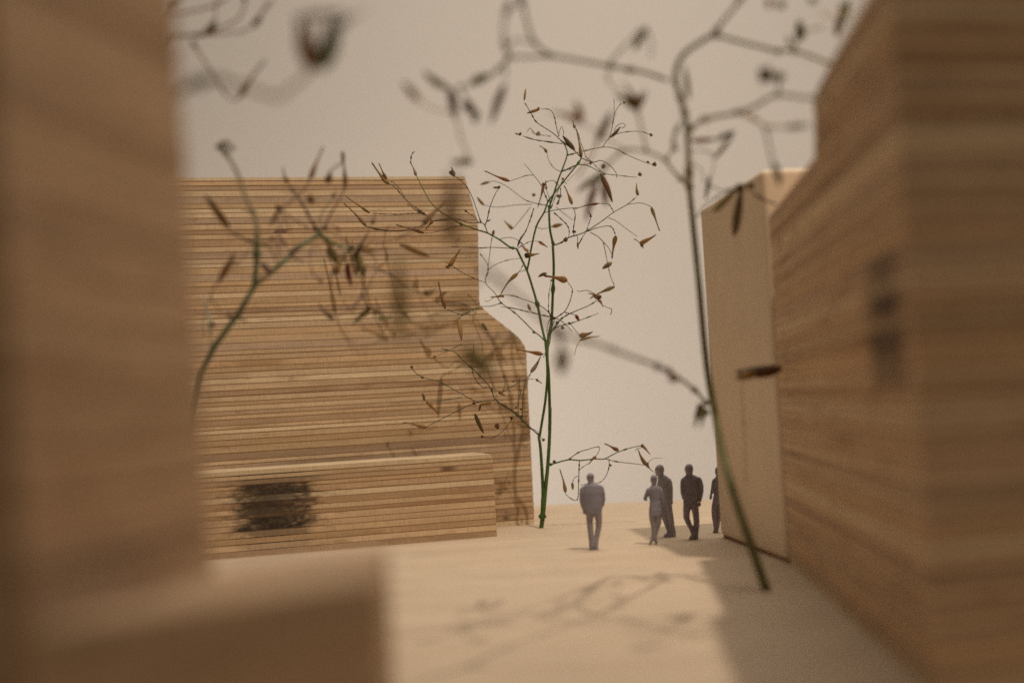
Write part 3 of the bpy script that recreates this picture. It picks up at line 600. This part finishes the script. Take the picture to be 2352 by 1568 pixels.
pd('H', (1280, 235), (1330, 60), 18, 'b', 's', -.2); pd('H', (1330, 150), (1350, 0), 20, 'g', 's', -.2); ln('H', [(1350, 60), (1250, 110), (1180, 80)], .014, .012, -.2, -1, TONE['y']); pd('H', (850, 55), (825, -20), 14, 'n', 's', -.6); bd('H', (920, 30), 26, 'w', -1); bd('H', (1130, 0), 22, 'p', -1); bd('H', (1340, 60), 30, 'g'); ln('H', [(1060, 210), (1130, 190), (1200, 180)], .014, .02, -.4, -.6, TONE['w'])
pd('H', (320, 650), (292, 425), 13, 'b', 's', -.1); pd('H', (335, 922), (500, 912), 12, 'n', 's'); pd('H', (500, 915), (620, 855), 13, 'd', 's'); pd('H', (490, 1035), (620, 870), 10, 'o', 's')
ln('H', [(330, 900), (300, 760), (280, 690)], .03, .03, tone=GY); bd('H', (292, 755), 12, 'd'); bd('H', (318, 830), 16, 'd'); bd('H', (320, 990), 14, 'd'); bd('H', (320, 1215), 14, 'g')
ln('H', [(330, 990), (420, 985), (480, 1020), (480, 1100), (455, 1180)], .014, .012, 0, .2, GY); pd('H', (455, 1150), (428, 1310), 12, 'd', 's', .2); ln('H', [(320, 1000), (340, 1060), (400, 1110), (420, 1190)], .012, .012, 0, .2, GY); ln('H', [(440, 1200), (520, 1240), (590, 1240)], .016, .014, .2, .2, OL)
pd('H', (480, 1385), (640, 1225), 18, 'o', 's', .2); pd('H', (615, 1540), (670, 1240), 20, 'd', 's', .2); bd('H', (655, 1230), 26, 'o', .2); bd('H', (720, 1215), 22, 'b', .2); ln('H', [(740, 1260), (800, 1300), (890, 1335)], .024, .022, .2, .2, BROWN); ln('H', [(370, 1420), (420, 1350), (500, 1290), (640, 1215)], .016, .02, .3, .2, OL)
# low branch running towards the lens
ln('d', [(1622, 925), (1595, 895), (1555, 865), (1510, 840)], .038, .040, 0, -4.0, GY); bd('d', (1548, 868), 26, 'b', -3.4); bd('d', (1512, 842), 20, 'p', -4); bd('d', (1535, 850), 20, 'w', -3.6)
ln('d', [(1510, 840), (1440, 815), (1360, 785), (1290, 765), (1200, 690), (1120, 620)], .040, .03, -4.0, -9.5, GY, knots=.03); bd('d', (1283, 765), 34, 'p', -7.5)
ln('d', [(1120, 620), (1080, 580), (1045, 520), (1032, 400)], .026, .02, -9.5, -10, TONE['o'], knots=0); pd('d', (1035, 560), (1032, 400), 34, 'w', 's', -10)
ln('d', [(1120, 620), (1020, 720), (930, 790), (916, 700), (914, 570)], .022, .02, -9.5, -10, TONE['o'], knots=0); pd('d', (918, 770), (920, 590), 26, 'o', 's', -10); pd('d', (1060, 800), (1140, 860), 40, 'o', 's', -9.5)
ln('d', [(1285, 768), (1290, 800), (1292, 830)], .02, .02, -7.4, -7.4, GY); pd('d', (1294, 800), (1286, 860), 30, 'o', 's', -7.4)
bd('d', (1608, 935), 22, 'd', -.6); pd('d', (1608, 935), (1590, 985), 16, 'd', 'h', -.6); pd('d', (1612, 940), (1618, 985), 14, 'g', 'h', -.6); pd('d', (1625, 940), (1604, 962), 20, 'd', 'h', -.6)
pd('d', (1796, 845), (1694, 865), 30, 'k', 's', -.2); pd('d', (1740, 856), (1690, 866), 20, 't', 's', -.25); ln('d', [(1704, 864), (1706, 920), (1709, 975), (1714, 1110)], .010, .008, -.2, .8, TONE['b'], knots=0); bd('d', (1709, 972), 7, 'b', .2)

# --- plant on the left, coming out from behind the foreground building
z3 = 26.0
def dep3(x, y): return z3 + 3.5 * max(0.0, min(1.0, (x - 560) / 500.0)) + 0.8 * noise.noise(Vector((x * 0.005, y * 0.005, 4.4)))
b3 = on_height(405, 1392); b3 = Vector((b3.x, b3.y, 0))
z3 = (b3 - Vector((0, 0, HC))).dot(FWD)
p3 = Plant('dried_plant', b3, 'blurred dried plant leaning out from behind the tall left building over the charred low block', 'plant', dep3, 13)
ln, pd, bd = p3.line, p3.pod, p3.bud
G3 = (0.125, 0.17, 0.085)
ln('d', [(405, 1392), (415, 1250), (430, 1050), (464, 853)], .07, .056, tone=G3, name='stem', knots=0, ground=True)
ln('L', [(150, 1568), (260, 1330), (350, 1200), (420, 1100), (500, 1000), (580, 860), (660, 720)], .054, .046, tone=G3, name='stem', knots=.03)
ln('L', [(660, 720), (750, 640), (840, 570), (1050, 380), (1160, 290), (1270, 225), (1300, 210)], .042, .036, tone=G3, name='stem', knots=.03)
ln('L', [(660, 720), (675, 600), (685, 450), (690, 290), (695, 150)], .050, .038, 0, -.5, G3); ln('F', [(560, 710), (565, 640), (545, 540), (480, 400), (430, 250), (350, 115)], .036, .028, -.5, -2.5, GY)
for q, t in (((330, 75), 'p'), ((350, 110), 'd'), ((400, 95), 'w'), ((365, 60), 'w'), ((310, 90), 'p')): bd('F', q, 16, t, -2.5)
bd('L', (665, 700), 12, 'd'); bd('L', (690, 470), 10, 'g'); bd('L', (485, 1015), 14, 'd'); bd('L', (690, 160), 13, 'd'); pd('L', (820, 585), (730, 470), 15, 'p', 's', -.2); bd('L', (815, 585), 12, 'p', -.2); pd('L', (720, 670), (830, 590), 10, 't', 's', -.2); pd('L', (1030, 390), (1075, 330), 15, 'p', 's', -.1); pd('L', (450, 1030), (390, 985), 9, 'p', 's'); pd('L', (510, 1020), (600, 1065), 7, 'p', 's')
ln('L', [(690, 300), (610, 275), (500, 215), (410, 185)], .018, .014, -.2, -.8, BROWN); pd('F', (385, 625), (235, 398), 17, 'b', 's', -.8); ln('L', [(695, 305), (850, 325), (1000, 305)], .014, .01, -.2, .2, BROWN)
ln('F', [(310, 970), (262, 1050), (285, 1110), (330, 1150)], .012, .010, -.8, -.8, BROWN); pd('F', (312, 972), (425, 780), 14, 'b', 's', -.8)
ln('F', [(220, 1050), (225, 1120), (250, 1200), (260, 1260), (260, 1420)], .014, .016, .5, .2, GY); bd('F', (268, 1250), 20, 'w', .5); ln('F', [(262, 1050), (240, 1130), (215, 1240), (220, 1330)], .01, .01, .5, .5, GY)
ln('F', [(975, 655), (930, 590), (870, 480), (820, 400), (772, 340)], .020, .013, 0, -.3, BROWN); pd('F', (765, 330), (728, 222), 13, 'b', 'g', -.3)
ln('F', [(1000, 620), (1035, 550), (1060, 500), (1110, 420), (1140, 350)], .020, .014, 0, -.4, TONE['p']); pd('F', (1142, 350), (1125, 120), 14, 'b', 'g', -.4); pd('F', (1125, 200), (1130, 115), 8, 'd', 's', -.4)
pd('F', (908, 305), (1010, 70), 14, 'b', 'g', -1.2); ln('F', [(720, 500), (790, 440), (870, 370), (905, 310)], .016, .013, -.6, -1.2, TONE['p']); bd('F', (1030, 300), 22, 'b', -1.6); ln('F', [(1030, 290), (1050, 240), (1120, 190)], .022, .018, -1.6, -1.6, TONE['p'])
pd('F', (660, 590), (720, 480), 11, 'b', 's', -.5); bd('F', (705, 485), 18, 't', -.5); bd('F', (915, 430), 22, 'b', -1); ln('F', [(720, 500), (800, 560), (900, 620)], .012, .012, -.5, 0, BROWN); ln('F', [(640, 600), (720, 520), (780, 640)], .010, .01, -.6, -.3, BROWN); bd('F', (660, 690), 16, 'p', -1); ln('F', [(710, 810), (705, 680), (720, 560)], .02, .02, -1.5, -1.5, TONE['p'])
bd('F', (945, 625), 15, 'd'); bd('F', (1005, 615), 14, 'd'); bd('F', (980, 660), 16, 'g')
ln('F', [(985, 665), (1030, 700), (1050, 760), (1065, 800)], .030, .024, 0, .2, TONE['o']); pd('F', (1030, 740), (1085, 850), 18, 'o', 's', .2); pd('F', (1072, 910), (1140, 810), 22, 't', 'h', .2); ln('F', [(1065, 890), (1045, 940), (1050, 1000)], .016, .010, .2, .2, BROWN)
ln('F', [(1000, 670), (1060, 720), (1120, 740), (1190, 745)], .026, .020, 0, .2, G3); bd('F', (1180, 745), 16, 'd', .2); bd('F', (1165, 770), 12, 'o', .2); bd('F', (1225, 760), 13, 'b', .2)
ln('F', [(1010, 640), (1080, 665), (1140, 700), (1175, 740)], .010, .010, 0, .2, TONE['p'])
pd('F', (1215, 760), (1262, 935), 18, 'o', 's', .2); pd('F', (1200, 770), (1250, 900), 12, 'd', 's', .2)
for q in ((1435, 770), (1335, 715), (1345, 790), (1320, 760)): pd('F', (1230, 752), q, 9, 't', 'h', .2)
pd('F', (1235, 745), (1280, 660), 7, 'p', 's', .2); ln('F', [(1250, 770), (1320, 800), (1340, 850), (1320, 870)], .009, .008, .2, .2, BROWN)
ln('F', [(1270, 865), (1262, 960), (1250, 1055)], .015, .013, .2, 0, BROWN); ln('F', [(1250, 1055), (1200, 1120), (1140, 1165), (1080, 1198)], .014, .012, 0, -.2, TONE['p']); pd('F', (1062, 1210), (955, 1132), 13, 'p', 'g', -.2); bd('F', (1055, 1205), 13, 'd', -.2)
ln('F', [(1250, 1055), (1275, 1100), (1295, 1140), (1340, 1170), (1420, 1205)], .014, .010, 0, 0, BROWN); pd('F', (1300, 1150), (1170, 1235), 13, 'o', 'h'); bd('F', (1292, 1135), 12, 'd'); pd('F', (1360, 1215), (1440, 1195), 10, 'o', 's'); ln('F', [(1315, 1150), (1345, 1220), (1390, 1310)], .010, .008, 0, .3, BROWN); pd('F', (1330, 1150), (1400, 1180), 8, 'w', 'h')
ln('F', [(1275, 865), (1400, 905), (1490, 960), (1560, 1015), (1665, 1050)], .014, .011, .2, -.8, BROWN); bd('F', (1672, 1045), 15, 'o', -.8); pd('F', (1670, 1050), (1745, 1000), 12, 't', 'h', -.8)
ln('F', [(975, 740), (945, 735), (920, 740), (912, 810), (920, 890), (950, 940), (975, 960)], .013, .010, .1, -.3, TONE['p'], knots=.25); bd('F', (978, 962), 13, 'p', -.3)
ln('F', [(1150, 850), (1200, 870), (1270, 870)], .012, .012, .2, .2, BROWN, knots=.4); pd('F', (1150, 840), (1170, 1000), 13, 'r', 's', .1); ln('F', [(1145, 800), (1150, 850)], .01, .01, .1, .1, BROWN)
pd('F', (1508, 725), (1692, 815), 12, 't', 's', .6); bd('F', (1508, 728), 10, 'p', .6); ln('F', [(1330, 725), (1430, 700), (1540, 650), (1600, 610)], .009, .008, .3, .6, BROWN)
pd('F', (1650, 590), (1790, 455), 14, 'b', 'h', -.5); bd('F', (1662, 580), 16, 'p', -.5); ln('F', [(1480, 690), (1600, 640), (1660, 590)], .009, .009, .4, -.5, BROWN)

sprigs(p3, 'd', [(735, 530, 4), (590, 560, 2), (830, 560, 4), (640, 610, 1), (840, 680, 2), (700, 600, 1)], random.Random(78), 'tbobd', .012, .8)

# --- twigs hanging in at the top left
def dep4(x, y): return 22.0 + 0.6 * noise.noise(Vector((x * 0.005, y * 0.005, 2.2)))
b4 = on_height(250, 1440)
p4 = Plant('dried_plant', b4, 'blurred dried twigs with thin arching stalks at the top left beside the foreground building', 'plant', dep4, 17)
ln, pd, bd = p4.line, p4.pod, p4.bud
ln('d', [(250, 1440), (270, 1000), (300, 500), (340, 200), (400, 83)], .07, .04, tone=G3, name='stem', knots=0, ground=True)
ln('M', [(80, 268), (200, 262), (330, 255)], .030, .026, tone=GY); ln('M', [(330, 255), (450, 248), (590, 235), (685, 195)], .018, .014, 0, -.4, TONE['p'], knots=.03)
pd('M', (330, 262), (415, 155), 16, 'o', 's'); bd('M', (350, 250), 14, 'd'); pd('M', (680, 200), (745, 115), 17, 'd', 's', -.4); ln('M', [(720, 140), (780, 55), (835, -10)], .018, .014, -.4, -.4, TONE['p'])
ln('M', [(330, 250), (470, 195), (570, 145), (610, 80), (632, -10)], .018, .016, 0, .3, TONE['p'], knots=.03)
ln('M', [(40, 115), (150, 100), (280, 75), (400, 40), (490, -10)], .020, .018, 0, 0, TONE['p'], knots=.02); ln('M', [(60, 100), (120, 40), (170, -20)], .02, .018, 0, 0, GY); pd('M', (80, 60), (130, -10), 14, 'b', 's'); pd('M', (610, 10), (625, -60), 14, 'p', 's')
ln('M', [(225, 295), (300, 410), (380, 530), (430, 620), (490, 700), (545, 738), (590, 715)], .022, .014, 0, -.2, TONE['w'], knots=.02); pd('M', (582, 718), (760, 430), 19, 'b', 'g', -.2); ln('M', [(405, 200), (405, 100), (420, 0)], .012, .012, .8, .8, TONE['w'])

# --- a twig very close to the lens, only a soft smear
def dep5(x, y): return 15.5
b5 = on_height(150, 1560)
p5 = Plant('dried_plant', b5, 'completely blurred flower head on a twig near the lens at the top left', 'plant', dep5, 19)
ln, pd, bd = p5.line, p5.pod, p5.bud
ln('d', [(150, 1560), (180, 1000), (260, 600), (380, 270), (440, 195), (520, 182)], .06, .035, 0, -.6, tone=G3, name='stem', knots=0, ground=True)
ln('M', [(420, 585), (640, 640), (850, 715), (960, 650), (1100, 530), (1185, 420)], .03, .02, -.6, 0, TONE['w'], knots=0); bd('M', (290, 600), 40, 'o', -.6)
pd('M', (1110, 530), (1000, 130), 40, 'n', 's'); pd('M', (1180, 520), (1330, 150), 40, 'g', 's'); pd('M', (1000, 130), (1380, 90), 18, 'w', 's')
pd('M', (1150, 500), (1110, 100), 12, 'w', 's'); pd('M', (1190, 480), (1250, 90), 14, 'y', 's'); bd('M', (1350, 170), 24, 'g'); bd('M', (1020, 150), 20, 't'); pd('M', (1300, 170), (1540, 60), 10, 'w', 'h')

# ------------------------------------------------------------------ figures
def loft(bm, secs):
    prev = None
    for (x, y, z, rx, ry) in secs:
        ring = [bm.verts.new((x + rx * math.cos(q), y + ry * math.sin(q), z)) for q in (2 * math.pi * k / 14 for k in range(14))]
        if prev:
            for k in range(14): bm.faces.new((prev[k], prev[(k + 1) % 14], ring[(k + 1) % 14], ring[k]))
        else: bm.faces.new(ring[::-1])
        prev = ring
    bm.faces.new(prev)
def fuse(name, bm, voxel, smooth_it):
    bmesh.ops.recalc_face_normals(bm, faces=bm.faces)
    me = bpy.data.meshes.new(name); bm.to_mesh(me); bm.free()
    tmp = bpy.data.objects.new('tmp', me); COL.objects.link(tmp)
    md = tmp.modifiers.new('r', 'REMESH'); md.mode = 'VOXEL'; md.voxel_size = voxel
    sm_ = tmp.modifiers.new('s', 'SMOOTH'); sm_.factor = 0.5; sm_.iterations = smooth_it
    dg = bpy.context.evaluated_depsgraph_get()
    out = bpy.data.meshes.new_from_object(tmp.evaluated_get(dg))
    bpy.data.objects.remove(tmp); out.name = name
    out.polygons.foreach_set('use_smooth', [True] * len(out.polygons))
    out.materials.clear(); return out
def figure(ox, oy, c0x, yfoot, parts, tones, label, yaw=0.0, hands=(), face=None):
    dx, dy = (ox + c0x / 3.92) / 1.63265, (oy + yfoot / 3.92) / 1.63265
    g = on_height(dx, dy); z = (g - Vector((0, 0, HC))).dot(FWD)
    k = z / FPX / 3.92 / 1.63265
    root = empty('person', g); tag(root, label, 'person', 'figures walking across the square')
    def S(rows, grow=0.0, depth=None):
        out = []
        for row in rows:
            cx, y, hw = row[:3]; rr = row[3] if len(row) > 3 else 0.8; yy = row[4] if len(row) > 4 else 0.0
            zz = (yfoot - y) * k; x = (cx - c0x + (yfoot - y) * 0.0577) * k
            out.append((x, yy, max(zz, 0.004), hw * k + grow, hw * k * rr + grow))
        return out
    bm = bmesh.new()
    parts = [(kk, [(r_[0], r_[1] - (4 if i_ == 0 else 0), r_[2] * 1.12) + tuple(r_[3:]) for i_, r_ in enumerate(rw)] if kk == 'head' else rw) for kk, rw in parts]
    for key, rows in parts:
        loft(bm, S(rows, -0.004 if key in ('torso', 'arm', 'leg') else 0.0))
    for (hx, hy, sgn) in hands:            # palm, four bent fingers of different lengths and a thumb
        loft(bm, S([(hx, hy - 14, 15, 0.6, .01), (hx + sgn * 1, hy + 8, 19, 0.5, .02), (hx + sgn * 2, hy + 26, 17, 0.5, .02)]))
        for i, ll in enumerate((34, 42, 40, 30)):
            fx = hx - 14 + i * 10
            loft(bm, S([(fx, hy + 20, 6.2, 1.0, .02), (fx + sgn, hy + 20 + ll * .55, 6.0, 1.0, .035), (fx + sgn * 2, hy + 20 + ll, 4.5, 1.0, .022)]))
        loft(bm, S([(hx - sgn * 12, hy - 2, 7, 1, .03), (hx - sgn * 22, hy + 14, 6.5, 1, .05), (hx - sgn * 21, hy + 30, 5, 1, .055)]))
    if face:
        for rows in face: loft(bm, S(rows))
    bo = link('body', fuse('body', bm, 0.011, 2), root, M_fig); bo.color = tones[0] + (1,)
    for key, nm, tn, gr in (('top', 'jacket', tones[1], 0.008), ('leg', 'trousers', tones[2], 0.006)):
        bm = bmesh.new()
        for kk, rows in parts:
            if (key == 'top' and kk in ('torso', 'arm')) or kk == key:
                loft(bm, S(rows, gr))
        o = link(nm, fuse(nm, bm, 0.012, 3), root, M_fig); o.color = tn + (1,)
    hd = [rows for kk, rows in parts if kk == 'head'][0]
    bm = bmesh.new(); loft(bm, S([(r_[0] + 0, r_[1] - 4, r_[2] + 3, (r_[3] if len(r_) > 3 else .8) + .06, (r_[4] if len(r_) > 4 else 0) - .02) for r_ in hd[:3]]))
    h = link('hair', fuse('hair', bm, 0.014, 2), root, M_fig); h.color = tones[3] + (1,)
    return root
HD = 1.15
gA = ((0.42, 0.40, 0.46), (0.37, 0.36, 0.42), (0.44, 0.41, 0.45), (0.37, 0.34, 0.38))
figure(2130, 1700, 382, 1412, [
    ('head', [(330, 294, 14, HD), (330, 306, 34, HD), (330, 345, 51, HD), (331, 380, 47, HD, .01), (338, 405, 40, 1.0), (343, 450, 42, .9)]),
    ('torso', [(345, 430, 44, .8), (349, 452, 88, .7), (350, 478, 132, .6), (355, 560, 148, .62), (362, 700, 152, .66), (361, 800, 146, .68), (358, 885, 130, .72)]),
    ('arm', [(232, 478, 24, .9), (214, 510, 34, .9), (206, 590, 34, 1), (210, 700, 34, 1, .03), (235, 790, 32, 1, .10), (262, 842, 28, 1, .16)]),
    ('arm', [(470, 478, 24, .9), (486, 510, 36, .9), (506, 590, 36, 1), (515, 690, 35, 1, .03), (498, 780, 34, 1, .10), (462, 842, 28, 1, .16)]),
    ('leg', [(325, 860, 62, 1), (320, 1000, 43, 1.1), (333, 1150, 39, 1.1), (346, 1280, 35, 1.1), (350, 1378, 36, 1.1)]),
    ('leg', [(438, 860, 62, 1), (455, 1000, 43, 1.1, .02), (454, 1080, 40, 1.1, .04), (432, 1200, 37, 1.1, .03), (410, 1300, 34, 1.1), (405, 1378, 34, 1.1)]),
    ('shoe', [(352, 1365, 34, 1.2), (352, 1392, 37, 2.0, .05), (352, 1412, 38, 2.4, .07)]),
    ('shoe', [(406, 1365, 33, 1.2), (412, 1392, 40, 1.8, .04), (418, 1412, 44, 2.1, .06)])],
    gA, 'pale grey figure in a bulky short coat, standing alone left of the others',
    face=[[(330, 345, 14, 1, .085), (330, 362, 12, 1, .098), (330, 372, 9, 1, .085)], [(280, 345, 6, 1.5), (279, 362, 7, 1.5), (283, 374, 4, 1.5)], [(381, 345, 6, 1.5), (382, 362, 7, 1.5), (378, 374, 4, 1.5)]])
figure(2380, 1700, 275, 1338, [
    ('head', [(289, 320, 12, HD), (288, 332, 34, HD), (286, 370, 47, HD), (287, 410, 45, HD), (288, 442, 34, 1.0), (287, 490, 28, .9)]),
    ('torso', [(288, 475, 36, .8), (288, 492, 62, .7), (288, 520, 92, .6), (292, 600, 84, .62), (300, 690, 70, .7), (305, 750, 78, .75), (309, 840, 94, .75), (311, 925, 94, .8)]),
    ('arm', [(214, 505, 20, 1), (202, 535, 28, 1), (180, 600, 27, 1, .02), (160, 660, 25, 1, .05), (168, 690, 20, 1.3, .12), (205, 700, 18, 1.3, .2)]),
    ('arm', [(365, 505, 22, 1), (384, 545, 29, 1), (405, 630, 26, 1), (425, 740, 23, 1), (440, 830, 19, 1), (446, 862, 16, 1)]),
    ('leg', [(268, 890, 54, 1), (268, 960, 48, 1.1), (280, 1060, 40, 1.1), (285, 1150, 31, 1.1), (266, 1240, 24, 1.1), (244, 1300, 19, 1.1)]),
    ('leg', [(350, 890, 54, 1), (350, 960, 48, 1.1), (345, 1040, 41, 1.1), (322, 1130, 33, 1.1, .03), (305, 1200, 26, 1.1, .02), (308, 1260, 21, 1.1), (315, 1300, 18, 1.1)]),
    ('shoe', [(240, 1285, 18, 1.2), (232, 1318, 21, 2.2, .05), (230, 1338, 23, 3.0, .07)]),
    ('shoe', [(315, 1285, 18, 1.2), (320, 1318, 21, 2.2, .05), (322, 1338, 23, 3.0, .07)])],
    gA, 'pale grey woman in short sleeves and narrow trousers, overlapping the man in a jacket', hands=((449, 878, 1),),
    face=[[(286, 380, 11, 1, .08), (286, 398, 10, 1, .09), (286, 408, 7, 1, .08)]])
gB = ((0.45, 0.43, 0.485), (0.42, 0.405, 0.45), (0.44, 0.405, 0.45), (0.45, 0.43, 0.48))
figure(2380, 1700, 520, 1222, [
    ('head', [(372, 165, 14, 1), (370, 178, 40, .8), (370, 215, 61, .75), (372, 250, 60, .75), (374, 280, 52, .75), (385, 310, 42, .8), (402, 345, 44, .9)]),
    ('torso', [(400, 315, 46, .9), (420, 345, 70, .9), (440, 400, 92, .85), (450, 500, 100, .85), (458, 600, 94, .85), (470, 710, 82, .85)]),
    ('arm', [(505, 370, 24, 1), (520, 430, 32, 1), (532, 520, 30, 1), (535, 610, 26, 1), (540, 680, 20, 1)]),
    ('arm', [(385, 380, 22, 1, .12), (372, 450, 28, 1, .16), (372, 560, 27, 1, .18), (380, 650, 22, 1, .2)]),
    ('leg', [(500, 690, 48, 1.1), (508, 800, 44, 1.1), (530, 950, 42, 1.1), (548, 1060, 36, 1.1), (562, 1150, 36, 1.1)]),
    ('leg', [(440, 690, 50, 1.1, .05), (432, 830, 46, 1.1, .06), (452, 960, 40, 1.1, .07), (490, 1080, 34, 1.1, .05), (520, 1165, 32, 1.1, .03)]),
    ('shoe', [(572, 1130, 34, 1), (560, 1170, 48, .9), (528, 1200, 78, .6), (522, 1222, 90, .55)]),
    ('shoe', [(520, 1150, 30, 1, .06), (490, 1190, 50, .8, .08), (478, 1222, 60, .7, .08)])],
    gB, 'grey man in a jacket turning his head left, walking behind the short sleeved woman', hands=((548, 692, 1),),
    face=[[(314, 228, 12, .9), (307, 250, 13, .9), (312, 262, 8, .9)], [(335, 290, 22, 1), (340, 312, 20, 1), (352, 325, 12, 1)]])
gC = ((0.37, 0.335, 0.385), (0.31, 0.29, 0.345), (0.35, 0.31, 0.355), (0.36, 0.31, 0.335))
figure(2380, 1700, 885, 1255, [
    ('head', [(804, 160, 14, HD), (803, 172, 38, HD), (802, 215, 57, HD), (804, 255, 53, HD), (807, 285, 46, 1), (810, 330, 46, .9)]),
    ('torso', [(812, 312, 46, .8), (820, 332, 84, .7), (832, 362, 122, .6), (838, 450, 112, .62), (834, 560, 106, .64), (826, 680, 104, .68), (828, 785, 106, .7)]),
    ('arm', [(722, 352, 20, 1), (712, 390, 30, 1), (706, 480, 30, 1), (712, 570, 29, 1, .02), (734, 650, 27, 1, .08), (765, 700, 24, 1, .14)]),
    ('arm', [(940, 352, 20, 1), (958, 395, 33, 1), (980, 480, 33, 1), (984, 560, 32, 1, .02), (970, 650, 29, 1, .04), (962, 712, 24, 1, .05)]),
    ('leg', [(880, 760, 58, 1), (900, 880, 45, 1.1), (910, 980, 41, 1.1), (910, 1080, 38, 1.1), (900, 1170, 35, 1.1), (898, 1220, 36, 1.1)]),
    ('leg', [(776, 760, 58, 1), (766, 880, 46, 1.1, .03), (768, 945, 43, 1.1, .05), (800, 1030, 37, 1.1, .02), (838, 1110, 34, 1.1, -.05), (862, 1185, 32, 1.1, -.08)]),
    ('shoe', [(898, 1205, 36, 1.2), (902, 1235, 38, 2.2, .05), (902, 1255, 38, 2.6, .07)]),
    ('shoe', [(862, 1175, 32, 1.2, -.08), (840, 1225, 42, 1.4, -.04), (838, 1255, 46, 1.6, -.02)])],
    gC, 'dark figure in a suit jacket with one hand in the pocket, right of the couple', hands=((960, 728, 1),),
    face=[[(802, 215, 13, 1, .10), (802, 236, 12, 1, .115), (802, 248, 8, 1, .1)], [(746, 222, 6, 1.5), (744, 240, 7, 1.5), (748, 252, 4, 1.5)], [(860, 222, 6, 1.5), (862, 240, 7, 1.5), (858, 252, 4, 1.5)]])
figure(2380, 1700, 1215, 1160, [
    ('head', [(1240, 200, 12, HD), (1240, 212, 36, HD), (1240, 250, 49, HD), (1240, 290, 46, HD), (1240, 320, 36, 1), (1240, 360, 36, .9)]),
    ('torso', [(1240, 345, 40, .8), (1240, 365, 62, .7), (1238, 395, 76, .6), (1236, 480, 66, .65), (1232, 580, 58, .7), (1226, 670, 70, .75), (1222, 750, 80, .75)]),
    ('arm', [(1178, 372, 18, 1), (1166, 410, 24, 1), (1154, 490, 22, 1), (1138, 570, 18, 1), (1128, 605, 14, 1)]),
    ('arm', [(1300, 372, 18, 1), (1314, 410, 24, 1), (1322, 490, 22, 1), (1325, 570, 18, 1), (1328, 605, 14, 1)]),
    ('leg', [(1180, 730, 40, 1), (1168, 830, 36, 1.1), (1170, 940, 30, 1.1), (1184, 1040, 25, 1.1), (1186, 1125, 21, 1.1)]),
    ('leg', [(1262, 730, 42, 1), (1256, 830, 37, 1.1), (1240, 940, 31, 1.1), (1224, 1030, 26, 1.1), (1212, 1110, 22, 1.1)]),
    ('shoe', [(1184, 1115, 21, 1.2), (1180, 1140, 24, 2.0, .04), (1178, 1160, 26, 2.6, .06)]),
    ('shoe', [(1212, 1100, 21, 1.2), (1214, 1130, 24, 2.0, .05), (1216, 1160, 24, 2.6, .06)])],
    gC, 'dark slim figure half hidden behind the far edge of the smooth block', hands=((1124, 615, -1),),
    face=[[(1240, 260, 11, 1, .085), (1240, 278, 10, 1, .095), (1240, 288, 7, 1, .085)]])
